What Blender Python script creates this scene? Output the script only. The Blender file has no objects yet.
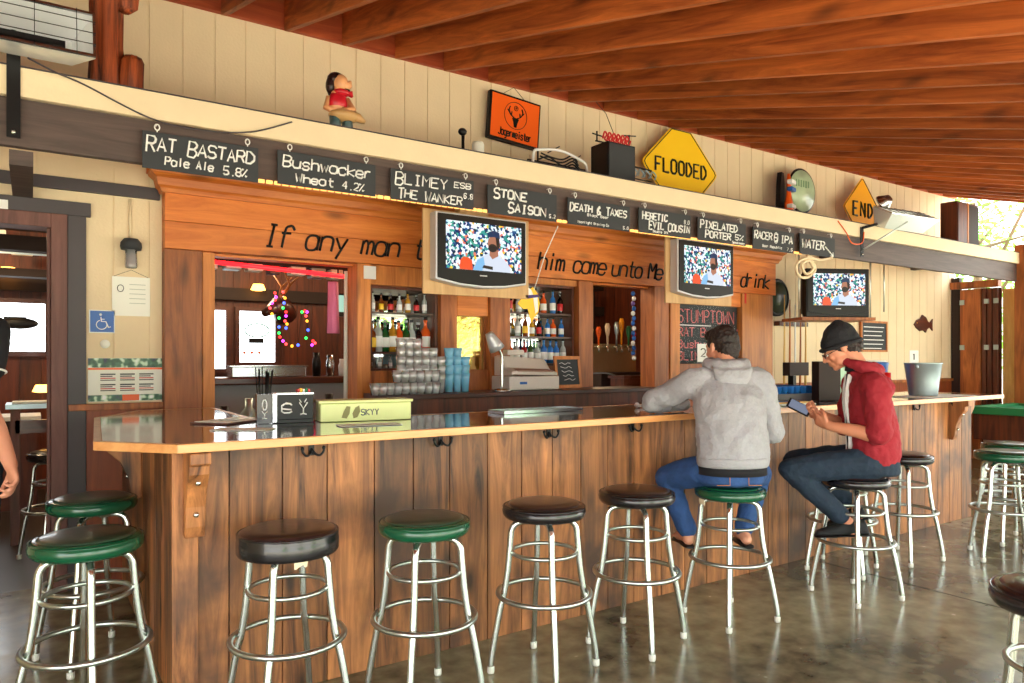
import bpy, bmesh, math, random
from mathutils import Vector as V, Matrix, noise
random.seed(7)
C = bpy.context.scene.collection
PSI = math.radians(33.75); SN, CS = math.sin(PSI), math.cos(PSI)
EYE, FPX, HOR = 1.42, 720.0, 359.0
# ---- measuring helpers: where a sight line meets a wall-parallel plane, or a depth
def at(u, v, Y):
    s = (u-512)/FPX; Z = Y/(CS-SN*s)
    return V((Z*(SN+CS*s), Y, EYE-(v-HOR)*Z/FPX))
def xat(u, Y): return at(u, HOR, Y).x
def pz(u, v, Z):
    s = (u-512)/FPX
    return V((Z*(SN+CS*s), Z*(CS-SN*s), EYE-(v-HOR)*Z/FPX))
def c(r, g, b):
    f = lambda x: ((x/255)/12.92 if x/255 <= .04045 else (((x/255)+.055)/1.055)**2.4)
    return (f(r), f(g), f(b), 1)
# ---- materials
def newmat(name):
    m = bpy.data.materials.new(name); m.use_nodes = True
    return m, m.node_tree, m.node_tree.nodes['Principled BSDF']
def mat(name, col, rough=.5, metal=0, bump=0, bscale=200, spec=.5, var=0, vscale=6, trans=0, coat=0):
    m, t, p = newmat(name)
    p.inputs['Base Color'].default_value = col; p.inputs['Roughness'].default_value = rough
    p.inputs['Metallic'].default_value = metal; p.inputs['Specular IOR Level'].default_value = spec
    p.inputs['Transmission Weight'].default_value = trans; p.inputs['Coat Weight'].default_value = coat
    p.inputs['Coat Roughness'].default_value = .06
    tc = t.nodes.new('ShaderNodeTexCoord')
    if var:
        n = t.nodes.new('ShaderNodeTexNoise'); n.inputs['Scale'].default_value = vscale; n.inputs['Detail'].default_value = 5
        t.links.new(tc.outputs['Object'], n.inputs['Vector'])
        mx = t.nodes.new('ShaderNodeMix'); mx.data_type = 'RGBA'
        mx.inputs[6].default_value = tuple(x*(1-var) for x in col[:3])+(1,)
        mx.inputs[7].default_value = tuple(min(1, x*(1+var)) for x in col[:3])+(1,)
        t.links.new(n.outputs['Fac'], mx.inputs[0]); t.links.new(mx.outputs[2], p.inputs['Base Color'])
    if bump:
        n = t.nodes.new('ShaderNodeTexNoise'); n.inputs['Scale'].default_value = bscale; n.inputs['Detail'].default_value = 3
        t.links.new(tc.outputs['Object'], n.inputs['Vector'])
        b = t.nodes.new('ShaderNodeBump'); b.inputs['Strength'].default_value = bump; b.inputs['Distance'].default_value = .01
        t.links.new(n.outputs['Fac'], b.inputs['Height']); t.links.new(b.outputs[0], p.inputs['Normal'])
    return m
def wood(name, c1, c2, axis='z', rough=.55, grain=9, tint=.5, knots=.5, coat=0, bump=.25, stain=None, pitch=0):
    m, t, p = newmat(name)
    p.inputs['Roughness'].default_value = rough; p.inputs['Coat Weight'].default_value = coat; p.inputs['Coat Roughness'].default_value = .08
    tc = t.nodes.new('ShaderNodeTexCoord'); mp = t.nodes.new('ShaderNodeMapping')
    sc = {'x': (.7, grain, grain), 'y': (grain, .7, grain), 'z': (grain, grain, .7)}[axis]
    mp.inputs['Scale'].default_value = sc
    if pitch:
        m0 = t.nodes.new('ShaderNodeMapping'); m0.inputs['Rotation'].default_value = (-pitch, 0, 0); t.links.new(tc.outputs['Object'], m0.inputs['Vector']); t.links.new(m0.outputs[0], mp.inputs['Vector'])
    else: t.links.new(tc.outputs['Object'], mp.inputs['Vector'])
    at_ = t.nodes.new('ShaderNodeAttribute'); at_.attribute_name = 'tint'
    add = t.nodes.new('ShaderNodeVectorMath'); add.operation = 'MULTIPLY_ADD'
    add.inputs[1].default_value = (37, 37, 37)
    t.links.new(at_.outputs['Color'], add.inputs[0]); t.links.new(mp.outputs[0], add.inputs[2])
    n = t.nodes.new('ShaderNodeTexNoise'); n.inputs['Scale'].default_value = 1.6; n.inputs['Detail'].default_value = 9
    n.inputs['Roughness'].default_value = .65; n.inputs['Distortion'].default_value = 1.1
    t.links.new(add.outputs[0], n.inputs['Vector'])
    r = t.nodes.new('ShaderNodeValToRGB'); r.color_ramp.elements[0].position = .32; r.color_ramp.elements[1].position = .68
    r.color_ramp.elements[0].color = c1; r.color_ramp.elements[1].color = c2
    t.links.new(n.outputs['Fac'], r.inputs[0]); col = r.outputs[0]
    if knots:
        mp2 = t.nodes.new('ShaderNodeMapping'); mp2.inputs['Scale'].default_value = tuple(2.2 if s < 1 else 6 for s in sc)
        t.links.new(tc.outputs['Object'], mp2.inputs['Vector'])
        vo = t.nodes.new('ShaderNodeTexVoronoi'); vo.inputs['Scale'].default_value = 1.0
        t.links.new(mp2.outputs[0], vo.inputs['Vector'])
        kr = t.nodes.new('ShaderNodeValToRGB'); kr.color_ramp.elements[0].position = .06; kr.color_ramp.elements[1].position = .26
        kr.color_ramp.elements[0].color = (1-knots,)*3+(1,); kr.color_ramp.elements[1].color = (1, 1, 1, 1)
        t.links.new(vo.outputs['Distance'], kr.inputs[0])
        mu = t.nodes.new('ShaderNodeMix'); mu.data_type = 'RGBA'; mu.blend_type = 'MULTIPLY'; mu.inputs[0].default_value = 1
        t.links.new(col, mu.inputs[6]); t.links.new(kr.outputs[0], mu.inputs[7]); col = mu.outputs[2]
    if stain:
        sn = t.nodes.new('ShaderNodeTexNoise'); sn.inputs['Scale'].default_value = 2.3; sn.inputs['Detail'].default_value = 6
        t.links.new(tc.outputs['Object'], sn.inputs['Vector'])
        sr = t.nodes.new('ShaderNodeValToRGB'); sr.color_ramp.elements[0].position = .5; sr.color_ramp.elements[1].position = .68
        t.links.new(sn.outputs['Fac'], sr.inputs[0])
        ms = t.nodes.new('ShaderNodeMix'); ms.data_type = 'RGBA'
        t.links.new(sr.outputs[0], ms.inputs[0]); t.links.new(col, ms.inputs[6]); ms.inputs[7].default_value = stain; col = ms.outputs[2]
    # board to board tone
    ma = t.nodes.new('ShaderNodeMath'); ma.operation = 'MULTIPLY_ADD'; ma.inputs[1].default_value = tint; ma.inputs[2].default_value = 1-tint/2
    t.links.new(at_.outputs['Fac'], ma.inputs[0])
    hs = t.nodes.new('ShaderNodeHueSaturation'); t.links.new(col, hs.inputs['Color']); t.links.new(ma.outputs[0], hs.inputs['Value'])
    t.links.new(hs.outputs[0], p.inputs['Base Color'])
    b = t.nodes.new('ShaderNodeBump'); b.inputs['Strength'].default_value = bump; b.inputs['Distance'].default_value = .006
    t.links.new(n.outputs['Fac'], b.inputs['Height']); t.links.new(b.outputs[0], p.inputs['Normal'])
    return m
def emit(name, col, s=1):
    m, t, p = newmat(name); p.inputs['Base Color'].default_value = (0, 0, 0, 1)
    p.inputs['Emission Color'].default_value = col; p.inputs['Emission Strength'].default_value = s
    p.inputs['Roughness'].default_value = .3
    return m
def thinglass(name, tintc=(1, 1, 1, 1), refl=.15, op=0.0, lw=.35):
    m, t, p = newmat(name); out = t.nodes['Material Output']; t.nodes.remove(p)
    tr = t.nodes.new('ShaderNodeBsdfTransparent'); tr.inputs[0].default_value = tintc
    gl = t.nodes.new('ShaderNodeBsdfGlossy'); gl.inputs['Roughness'].default_value = .03
    fr = t.nodes.new('ShaderNodeLayerWeight'); fr.inputs[0].default_value = lw
    ad = t.nodes.new('ShaderNodeMath'); ad.operation = 'ADD'; ad.use_clamp = True; ad.inputs[1].default_value = refl
    t.links.new(fr.outputs['Fresnel'], ad.inputs[0])
    mx = t.nodes.new('ShaderNodeMixShader'); t.links.new(ad.outputs[0], mx.inputs[0])
    df = t.nodes.new('ShaderNodeBsdfDiffuse'); df.inputs[0].default_value = (.85,.87,.88,1); m0 = t.nodes.new('ShaderNodeMixShader'); m0.inputs[0].default_value = op
    t.links.new(tr.outputs[0], m0.inputs[1]); t.links.new(df.outputs[0], m0.inputs[2]); t.links.new(m0.outputs[0], mx.inputs[1]); t.links.new(gl.outputs[0], mx.inputs[2]); t.links.new(mx.outputs[0], out.inputs[0])
    return m
# ---- stroke lettering
G = {'A':'022842/1434','B':'02083847463505/3544433202','C':'4738180703123243','D':'020828464422/2202','E':'48080242/0535','F':'480802/0535',
'G':'47381807031232434525','H':'0802/4842/0545','I':'2822/1838/1232','J':'4843321203','K':'0802/480542','L':'080242','M':'0208254842','N':'02084248',
'O':'180703123243473818','P':'02083847463505','R':'02083847463505/2542','S':'473818070615354443321203','T':'0848/2822','U':'080312324348',
'V':'082248','W':'0812263248','X':'0842/4802','Y':'082548/2522','Z':'08480242',
'a':'4642/4536160503123243','b':'0802/0516364543321203','c':'4536160503123243','d':'4842/4536160503123243','e':'04444536160503123243',
'f':'4738281712/0636','g':'46413010/4536160503123243','h':'0802/0516364542','i':'2622/2827','j':'26211000','k':'0802/460442','l':'2822',
'm':'0206/05162522/25364542','n':'0206/0516364542','o':'160503123243453616','p':'0600/0516364543321203','r':'0206/041636','s':'45361605143443321203',
't':'28233242/1646','u':'060312324346/4642','v':'062246','w':'0612253246','x':'0642/4602','y':'0623/4610','z':'06460242',
'0':'180703123243473818','1':'172822','2':'071838474502 42'.replace(' ',''),'3':'0718384746352535444332 1203'.replace(' ',''),'4':'380444/3832','5':'480805354443321203',
'6':'4738180703123243443505','7':'084812','8':'15060718384746351504031232434435','9':'45150607183847433212','%':'4802/0708180 7'.replace(' ','')+'/32334332',
'&':'4206172837050312 2244'.replace(' ',''),'.':'2232','$':'473818070615354443321203/2921',"'":'2927',' ':'','-':'1535','>':'094 1/4144/4111'.replace(' ','')}
class MB:
    def __init__(s): s.v=[]; s.f=[]; s.sm=[]; s.t=[]; s.m=[]; s.tint=.5; s.mi=0; s.M=None
    def add(s, vs, fs, smooth=False):
        o = len(s.v)
        s.v += [(s.M @ V(p)) if s.M else V(p) for p in vs]
        for f in fs: s.f.append([o+i for i in f]); s.sm.append(smooth); s.t.append(s.tint); s.m.append(s.mi)
        return s
    def box(s, x0, x1, y0, y1, z0, z1):
        return s.add([(x0,y0,z0),(x1,y0,z0),(x1,y1,z0),(x0,y1,z0),(x0,y0,z1),(x1,y0,z1),(x1,y1,z1),(x0,y1,z1)],
                     [(0,3,2,1),(4,5,6,7),(0,1,5,4),(1,2,6,5),(2,3,7,6),(3,0,4,7)])
    def obox(s, p0, p1, w, h, up=V((0,0,1))):
        p0, p1 = V(p0), V(p1); d = (p1-p0).normalized(); r = d.cross(up).normalized(); n = r.cross(d)
        vs = []
        for p in (p0, p1):
            for a, b in ((-1,-1),(1,-1),(1,1),(-1,1)): vs.append(p+r*(a*w/2)+n*(b*h/2))
        return s.add(vs, [(0,1,2,3),(7,6,5,4),(0,4,5,1),(1,5,6,2),(2,6,7,3),(3,7,4,0)])
    def loft(s, rings, smooth=True, closed=False):
        n = len(rings[0]); vs = [p for r in rings for p in r]; fs = []
        k = len(rings)
        for i in range(k if closed else k-1):
            a, b = i*n, ((i+1) % k)*n
            for j in range(n): fs.append((a+j, a+(j+1) % n, b+(j+1) % n, b+j))
        s.add(vs, fs, smooth)
        if not closed:
            o = len(s.v)-len(vs)
            for f in (list(range(n))[::-1], [(k-1)*n+i for i in range(n)]):
                s.f.append([o+i for i in f]); s.sm.append(False); s.t.append(s.tint); s.m.append(s.mi)
        return s
    def tube(s, pts, r, n=8, closed=False):
        pts = [V(p) for p in pts]; k = len(pts)
        rs = r if isinstance(r, (list, tuple)) else [r]*k
        rings = []; nrm = None
        for i, p in enumerate(pts):
            if closed: d = (pts[(i+1) % k]-pts[i-1])
            else: d = pts[min(i+1, k-1)]-pts[max(i-1, 0)]
            d = d.normalized() if d.length > 1e-9 else V((0,0,1))
            if nrm is None:
                nrm = d.orthogonal().normalized()
            nrm = (nrm-d*nrm.dot(d)).normalized(); b = d.cross(nrm)
            rings.append([p+nrm*(rs[i]*math.cos(2*math.pi*j/n))+b*(rs[i]*math.sin(2*math.pi*j/n)) for j in range(n)])
        return s.loft(rings, True, closed)
    def lathe(s, prof, o=(0,0,0), n=24, mtx=None, smooth=True):
        o = V(o); rings = []
        for r, z in prof:
            r = max(r, 1e-4)
            ring = [V((r*math.cos(2*math.pi*j/n), r*math.sin(2*math.pi*j/n), z)) for j in range(n)]
            rings.append([(mtx @ p if mtx else p)+o for p in ring])
        return s.loft(rings, smooth)
    def sphere(s, o, r, n=12, k=8, R=None):
        if not isinstance(r, (tuple, list)): r = (r,)*3
        rings = []
        for i in range(k+1):
            a = math.pi*i/k; a = min(max(a, .02), math.pi-.02)
            ring = []
            for j in range(n):
                p = V((r[0]*math.sin(a)*math.cos(2*math.pi*j/n), r[1]*math.sin(a)*math.sin(2*math.pi*j/n), -r[2]*math.cos(a)))
                ring.append((R @ p if R else p)+V(o))
            rings.append(ring)
        return s.loft(rings)
    def prism(s, poly, o, ex, ey, d):
        o, ex, ey, d = V(o), V(ex), V(ey), V(d)
        a = [o+ex*x+ey*y for x, y in poly]; n = len(a)
        return s.add(a+[p+d for p in a], [tuple(range(n))[::-1], tuple(range(n, 2*n))]+[(i, (i+1) % n, n+(i+1) % n, n+i) for i in range(n)])
    def text(s, st, o, ex, ey, h, r, adv=None, wd=.55, slant=0, jit=0, n=4, smooth=False):
        o, ex, ey = V(o), V(ex).normalized(), V(ey).normalized()
        adv = adv or h*.78; x = 0
        for ch in st:
            for pl in G.get(ch, '').split('/'):
                pts = []
                for i in range(0, len(pl)-1, 2):
                    gx, gy = int(pl[i])/4*h*wd, (int(pl[i+1])-2)/6*h
                    gx += gy*slant+random.uniform(-jit, jit)*h; gy += random.uniform(-jit, jit)*h
                    pts.append((gx, gy))
                if smooth and len(pts) > 2: pts = smooth2(pts)
                if len(pts) > 1: s.tube([o+ex*(x+a)+ey*b for a, b in pts], r, n)
            x += adv
        return x
    def build(s, name, m, parent=None, world=True, bev=0, sub=0, recalc=True, weld=False):
        off = V((0,0,0))
        if parent and world: off = wloc(parent)
        me = bpy.data.meshes.new(name); me.from_pydata([p-off for p in s.v], [], s.f)
        ms = m if isinstance(m, (list, tuple)) else [m]
        for x in ms: me.materials.append(x)
        me.polygons.foreach_set('use_smooth', s.sm); me.polygons.foreach_set('material_index', [min(i, len(ms)-1) for i in s.m])
        a = me.color_attributes.new('tint', 'FLOAT_COLOR', 'CORNER')
        vals = []
        for p, t in zip(me.polygons, s.t): vals += [t, t, t, 1]*p.loop_total
        a.data.foreach_set('color', vals)
        if recalc:
            b = bmesh.new(); b.from_mesh(me)
            bmesh.ops.recalc_face_normals(b, faces=b.faces); b.to_mesh(me); b.free()
        me.update()
        o = bpy.data.objects.new(name, me); C.objects.link(o)
        if parent: o.parent = parent
        if bev:
            bm_ = o.modifiers.new('b', 'BEVEL'); bm_.width = bev; bm_.segments = 2; bm_.limit_method = 'ANGLE'
        if sub:
            sm = o.modifiers.new('s', 'SUBSURF'); sm.levels = sm.render_levels = sub
        return o
def smooth2(pts, k=5):
    out = []; n = len(pts)
    for i in range(n-1):
        p0, p1, p2, p3 = pts[max(i-1, 0)], pts[i], pts[i+1], pts[min(i+2, n-1)]
        for j in range(k):
            t = j/k
            out.append(tuple(.5*((2*b)+(-a+c_)*t+(2*a-5*b+4*c_-d)*t*t+(-a+3*b-3*c_+d)*t**3) for a, b, c_, d in zip(p0, p1, p2, p3)))
    return out+[tuple(pts[-1])]
def wloc(o):
    l = o.location.copy()
    while o.parent: o = o.parent; l += o.location
    return l
def tag(o, label=None, cat=None, group=None, kind=None):
    if label: o['label'] = label
    if cat: o['category'] = cat
    if group: o['group'] = group
    if kind: o['kind'] = kind
    return o
def thing(name, label, cat, loc=(0,0,0), rotz=0, group=None):
    o = bpy.data.objects.new(name, None); C.objects.link(o); o.empty_display_size = .1
    o.location = loc; o.rotation_euler = (0, 0, rotz)
    return tag(o, label, cat, group)
def dup(o, loc=None, rotz=None, label=None, group=None, parent=None):
    r = o.copy(); C.objects.link(r)
    if parent: r.parent = parent
    if loc is not None: r.location = loc
    if rotz is not None: r.rotation_euler = (0, 0, rotz)
    if label: r['label'] = label
    if group: r['group'] = group
    for ch in list(o.children): dup(ch, parent=r)
    return r
def struct(name, mb, m, parent=None, **k):
    o = mb.build(name, m, parent, **k)
    if not parent: o['kind'] = 'structure'
    return o
EX, EZ = V((1,0,0)), V((0,0,1))
# ---- palette
M = {}
M['siding'] = mat('siding_cream', c(226,206,170), .7, bump=.15, bscale=60, var=.1, vscale=3)
M['fascia'] = mat('fascia_cream', c(226,208,172), .6, bump=.1, bscale=40, var=.06)
M['brown_beam'] = wood('beam_brown', c(62,50,48), c(92,76,70), 'x', .6, 10, .2, .3)
M['trim_dark'] = mat('trim_dark', c(66,60,64), .5, var=.1)
M['rafter'] = wood('rafter_wood', c(126,56,18), c(204,112,48), 'y', .6, 9, .45, .55, pitch=math.atan(.27))
M['deck'] = wood('deck_wood', c(146,56,26), c(186,88,44), 'x', .6, 7, .4, .3)
M['header'] = wood('header_wood', c(182,92,30), c(224,136,60), 'x', .45, 7, .3, .55)
M['post'] = wood('post_wood', c(112,58,28), c(186,110,54), 'z', .5, 8, .6, .5)
M['post_lt'] = wood('post_wood_light', c(164,92,38), c(212,136,66), 'z', .5, 8, .4, .5)
M['plank'] = wood('bar_plank', c(64,36,22), c(186,122,70), 'z', .5, 8, .85, .85, stain=c(78,52,38))
M['edge'] = wood('bar_edge', c(204,136,76), c(232,172,110), 'x', .35, 8, .2, .4, coat=.4)
M['bartop'] = wood('bar_top_dark', c(40,16,9), c(74,30,14), 'x', .12, 6, .2, .2, coat=1, bump=.03)
M['dark_wood'] = wood('dark_wood', c(48,20,12), c(92,40,22), 'x', .4, 8, .3, .4, coat=.2)
M['dark_wood_z'] = wood('dark_wood_upright', c(56,26,14), c(112,54,28), 'z', .5, 8, .4, .4)
M['wains'] = wood('wainscot_wood', c(116,50,20), c(156,76,34), 'z', .45, 8, .3, .4)
M['doorjamb'] = wood('door_jamb', c(92,56,50), c(124,82,72), 'z', .55, 8, .2, .3)
M['ply'] = wood('plywood', c(186,146,98), c(214,176,126), 'z', .6, 5, .1, .1)
M['yellow_wood'] = wood('yellow_boards', c(206,160,84), c(236,200,124), 'z', .6, 6, .25, .3)
M['chrome'] = mat('chrome', c(208,214,208), .18, .95, var=.08, vscale=30)
M['chrome_dull'] = mat('chrome_dull', c(186,194,190), .28, .95, var=.15, vscale=30)
M['rubber_white'] = mat('rubber_white', c(206,206,196), .6)
M['vinyl_green'] = mat('vinyl_green', c(14,78,52), .22, bump=.05, bscale=30, coat=.3, var=.12, vscale=20)
M['vinyl_green_worn'] = mat('vinyl_green_worn', c(46,62,50), .3, bump=.08, bscale=30, coat=.3, var=.35, vscale=9)
M['vinyl_black'] = mat('vinyl_black', c(26,24,27), .25, bump=.05, bscale=30, coat=.3)
M['vinyl_blackred'] = mat('vinyl_black_worn', c(44,28,28), .28, bump=.08, bscale=30, coat=.3, var=.4, vscale=8)
M['foam'] = mat('torn_foam', c(220,206,176), .9)
M['black'] = mat('black_paint', c(14,14,16), .4, spec=.3)
M['black_gloss'] = mat('black_gloss', c(14,14,16), .15)
M['slate'] = mat('chalkboard', c(50,54,58), .75, var=.12, vscale=12)
M['chalk'] = mat('chalk_white', c(240,242,240), .9)
M['chalk_pink'] = mat('chalk_pink', c(226,130,132), .9)
M['chalk_y'] = mat('chalk_yellow', c(190,150,60), .9)
M['white'] = mat('white_paint', c(232,234,232), .5)
M['paper'] = mat('paper', c(238,240,230), .7)
M['silver'] = mat('silver_plastic', c(196,198,204), .35, .3)
M['steel'] = mat('steel', c(190,194,198), .25, 1, var=.1)
M['galv'] = mat('galvanised', c(176,196,204), .38, .85, var=.15, vscale=14)
M['orange'] = mat('orange_sign', c(238,96,18), .4)
M['yellow'] = mat('yellow_sign', c(246,198,28), .4)
M['yellow2'] = mat('amber_sign', c(240,168,20), .4)
M['red'] = mat('red_paint', c(200,30,34), .4)
M['blue'] = mat('blue_paint', c(26,92,176), .4)
M['green'] = mat('green_paint', c(30,120,70), .5)
M['pink_cloth'] = mat('pink_cloth', c(220,120,160), .8)
M['glass'] = thinglass('clear_glass', c(250,252,252), .14, .34)
M['glass_blue'] = mat('blue_plastic', c(120,182,214), .2, spec=.7)
M['pane'] = thinglass('window_pane', (1,1,1,1), .0, 0, .06)
M['mirror'] = mat('mirror', (.82,.86,.8,1), .03, 1)
M['mirror_leaf_tint'] = mat('mirror_leaf_tint', c(216,180,112), .12, 1, bump=.25, bscale=18)  # gold tint paints the reflection of leaves into the pane
M['skin'] = mat('skin', c(214,150,122), .5, bump=.06, bscale=120, var=.12, vscale=14)
M['skin2'] = mat('skin_tan', c(206,136,104), .5, bump=.06, bscale=120, var=.12, vscale=14)
M['hair'] = mat('hair_brown', c(32,20,17), .55, bump=.9, bscale=70, var=.4, vscale=40)
M['grey_knit'] = mat('grey_hoodie', c(158,158,164), .9, bump=.5, bscale=110, var=.13, vscale=60)
M['red_knit'] = mat('red_hoodie', c(146,26,40), .85, bump=.4, bscale=60, var=.12, vscale=20)
M['denim'] = mat('denim_blue', c(38,72,124), .85, bump=.5, bscale=50, var=.5, vscale=13)
M['denim_dark'] = mat('denim_dark', c(24,42,60), .85, bump=.4, bscale=50, var=.35, vscale=9)
M['black_knit'] = mat('black_knit', c(26,27,32), .9, bump=.5, bscale=90)
M['black_cloth'] = mat('black_cloth', c(18,18,24), .9)
M['suede'] = mat('black_suede', c(34,36,38), .9, bump=.3)
# ================= SETTING =================
YW = 5.2
GX = lambda k: 1.242+k*.2018
# floor: polished concrete
m, t, p = newmat('polished_concrete')
tc = t.nodes.new('ShaderNodeTexCoord')
n1 = t.nodes.new('ShaderNodeTexNoise'); n1.inputs['Scale'].default_value = .9; n1.inputs['Detail'].default_value = 9; n1.inputs['Distortion'].default_value = .8
n2 = t.nodes.new('ShaderNodeTexNoise'); n2.inputs['Scale'].default_value = 9; n2.inputs['Detail'].default_value = 6
for n in (n1, n2): t.links.new(tc.outputs['Object'], n.inputs['Vector'])
r = t.nodes.new('ShaderNodeValToRGB'); r.color_ramp.elements[0].position = .36; r.color_ramp.elements[1].position = .66
r.color_ramp.elements[0].color = c(54,50,37); r.color_ramp.elements[1].color = c(158,150,118)
mx = t.nodes.new('ShaderNodeMix'); mx.data_type = 'FLOAT'; mx.inputs[0].default_value = .35
t.links.new(n1.outputs['Fac'], mx.inputs[2]); t.links.new(n2.outputs['Fac'], mx.inputs[3]); t.links.new(mx.outputs[0], r.inputs[0])
t.links.new(r.outputs[0], p.inputs['Base Color'])
rr = t.nodes.new('ShaderNodeMapRange'); rr.inputs[3].default_value = .1; rr.inputs[4].default_value = .34
t.links.new(n2.outputs['Fac'], rr.inputs[0]); t.links.new(rr.outputs[0], p.inputs['Roughness'])
p.inputs['Specular IOR Level'].default_value = .55
M['floor'] = m
M['joint'] = mat('floor_joint', c(50,46,36), .8)
M['gravel'] = mat('gravel', c(214,206,186), .9, var=.15, vscale=20)
mb = MB(); mb.box(-3.2, 11.6, -1.1, 5.35, -.12, 0); fl = struct('floor', mb, M['floor'])
mb = MB()
for x in (.9, 4.6, 8.3): mb.box(x, x+.008, -1.1, 3.09, -.004, .0012)
for y in (1.15,): mb.box(-3.1, 11.5, y, y+.008, -.004, .0012)
mb.build('floor_joint', M['joint'], fl)
mb = MB(); mb.box(-40, 60, -40, -1.1, -.2, -.06); mb.box(11.6, 60, -1.1, 40, -.2, -.06); mb.box(-40, -3.2, -1.1, 40, -.2, -.06); mb.box(-3.2, 11.6, 9.6, 40, -.2, -.06)
tag(mb.build('ground', M['gravel']), kind='structure')
# back wall siding
def siding(mb, x0, x1, z0, z1, y=YW, th=.02):
    k = math.floor((x0-1.242)/.2018)
    while GX(k) < x1:
        a, b = max(GX(k)+.004, x0), min(GX(k+1)-.004, x1)
        mb.tint = random.random()
        if b-a > .01: mb.box(a, b, y, y+th, z0, z1)
        k += 1
    mb.box(x0, x1, y+.008, y+th+.1, z0, z1)
mb = MB(); DX0, DX1 = -.85, .10
siding(mb, -3.1, 11.3, 2.62, 3.99); siding(mb, -3.1, DX0-.09, 0, 2.62); siding(mb, DX0-.09, .29, 2.30, 2.62)
siding(mb, .18, .714, 1.1, 2.30); siding(mb, .29, .714, 2.30, 2.62); siding(mb, 6.95, 11.3, 1.1, 2.62)
struct('wall_back', mb, M['siding'])
mb = MB(); mb.box(DX1, .95, YW-.012, YW+.1, 0, 1.1); mb.box(6.95, 11.3, YW-.012, YW+.1, 0, 1.1)
struct('trim_1', mb, M['wains'])
mb = MB(); mb.box(.19, 1.0, YW-.04, YW+.0, 1.10, 1.14); mb.box(6.95, 11.3, YW-.04, YW, 1.10, 1.14)
struct('trim_2', mb, M['post'], bev=.004)
# dark trim band and door
mb = MB(); mb.box(-3.1, .70, YW-.03, YW, 2.455, 2.53); struct('trim_3', mb, M['trim_dark'], bev=.003)
d = thing('door_1', None, None, (0, YW, 0)); d['kind'] = 'structure'
mb = MB(); mb.box(.185, .285, YW-.03, YW, 0, 2.30); mb.box(DX0-.2, DX0-.1, YW-.03, YW, 0, 2.30)
mb.box(DX0-.24, .31, YW-.035, YW, 2.30, 2.385); mb.build('door_trim', M['trim_dark'], d, bev=.003)
mb = MB(); mb.box(DX1, .185, YW-.045, YW+.14, 0, 2.30); mb.box(DX0-.1, DX0, YW-.045, YW+.14, 0, 2.30); mb.box(DX0, DX1, YW-.045, YW+.14, 2.215, 2.30)
mb.box(DX1-.02, DX1, YW+.0, YW+.03, 0, 2.215); mb.build('door_jamb', M['doorjamb'], d, bev=.004)
# left end wall of the patio, right end wall
mb = MB(); mb.box(-3.25, -3.1, 1.2, YW+.12, 0, 3.9); struct('wall_left', mb, M['siding'])
mb = MB()
for i in range(5):
    mb.tint = random.random(); mb.box(11.30, 11.34, 4.56-.2*(i+1)+.004, 4.56-.2*i, 0, 2.40)
mb.box(11.33, 11.42, 3.56, 4.56, 0, 2.40); struct('wall_right', mb, M['yellow_wood'])
# ceiling deck + rafters: lean-to rising towards the wall
SL = .27
zr = lambda y: 3.765-SL*(YW-y)            # underside of the rafters
CN = math.sqrt(1+SL*SL); RH = .24*CN
mb = MB(); ya, yb = -.95, YW
y = ya; i = 0
while y < yb+.1:
    y2 = min(y+.18, yb+.12); mb.tint = random.random()
    z0, z1 = zr(y)+RH, zr(y2)+RH
    mb.add([(-3.2,y,z0),(11.25,y,z0),(11.25,y2-.004,z1),(-3.2,y2-.004,z1),(-3.2,y,z0+.03),(11.25,y,z0+.03),(11.25,y2-.004,z1+.03),(-3.2,y2-.004,z1+.03)],
           [(0,3,2,1),(4,5,6,7),(0,1,5,4),(1,2,6,5),(2,3,7,6),(3,0,4,7)])
    y = y2
struct('ceiling', mb, M['deck'])
mb = MB(); mb.box(-3.1, 11.3, YW-.04, YW, 3.775, 3.765+RH-.012); struct('trim_4', mb, M['deck'])
for k in range(-10, 23):
    x = YW*.288+k*.4265; mb = MB(); mb.tint = random.random(); x1 = x+.04
    mb.add([(x,ya,zr(ya)),(x1,ya,zr(ya)),(x1,yb-.045,zr(yb-.045)),(x,yb-.045,zr(yb-.045)),
            (x,ya,zr(ya)+RH-.002),(x1,ya,zr(ya)+RH-.002),(x1,yb-.045,zr(yb-.045)+RH-.002),(x,yb-.045,zr(yb-.045)+RH-.002)],
           [(0,3,2,1),(4,5,6,7),(0,1,5,4),(1,2,6,5),(2,3,7,6),(3,0,4,7)])
    o = mb.build('rafter', M['rafter'], bev=.003)
    tag(o, 'red-brown stained timber rafter sloping up to the cream siding wall', 'rafter', 'rafters under the patio roof')
# shelf box and beam in front of the wall
BY = 4.27
mb = MB(); mb.box(-3.0, 11.0, BY, BY+.05, 2.46, 2.695); o = mb.build('beam', M['brown_beam'], bev=.004)
tag(o, 'long dark brown timber beam the chalk beer signs hang on', 'beam')
s = thing('overhead_shelf', 'long cream ledge above the dark beam carrying signs and ornaments', 'shelf', (4, BY, 2.7))
mb = MB(); mb.box(-3.0, 11.0, BY-.03, BY+.05, 2.697, 2.84); mb.build('fascia', M['fascia'], s, bev=.003)
mb = MB(); mb.box(-3.0, 11.0, BY+.052, YW-.003, 2.80, 2.838); mb.build('shelf_board', M['deck'], s)
mb = MB(); mb.box(-3.0, 11.0, BY+.052, YW-.003, 2.70, 2.715); mb.build('soffit_board', M['header'], s)
mb = MB(); mb.box(-3.0, 11.0, BY-.034, BY-.0, 2.841, 2.846); mb.build('shadow_strip', M['trim_dark'], s)  # dark strip painting the shadow line between ledge and siding
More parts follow.
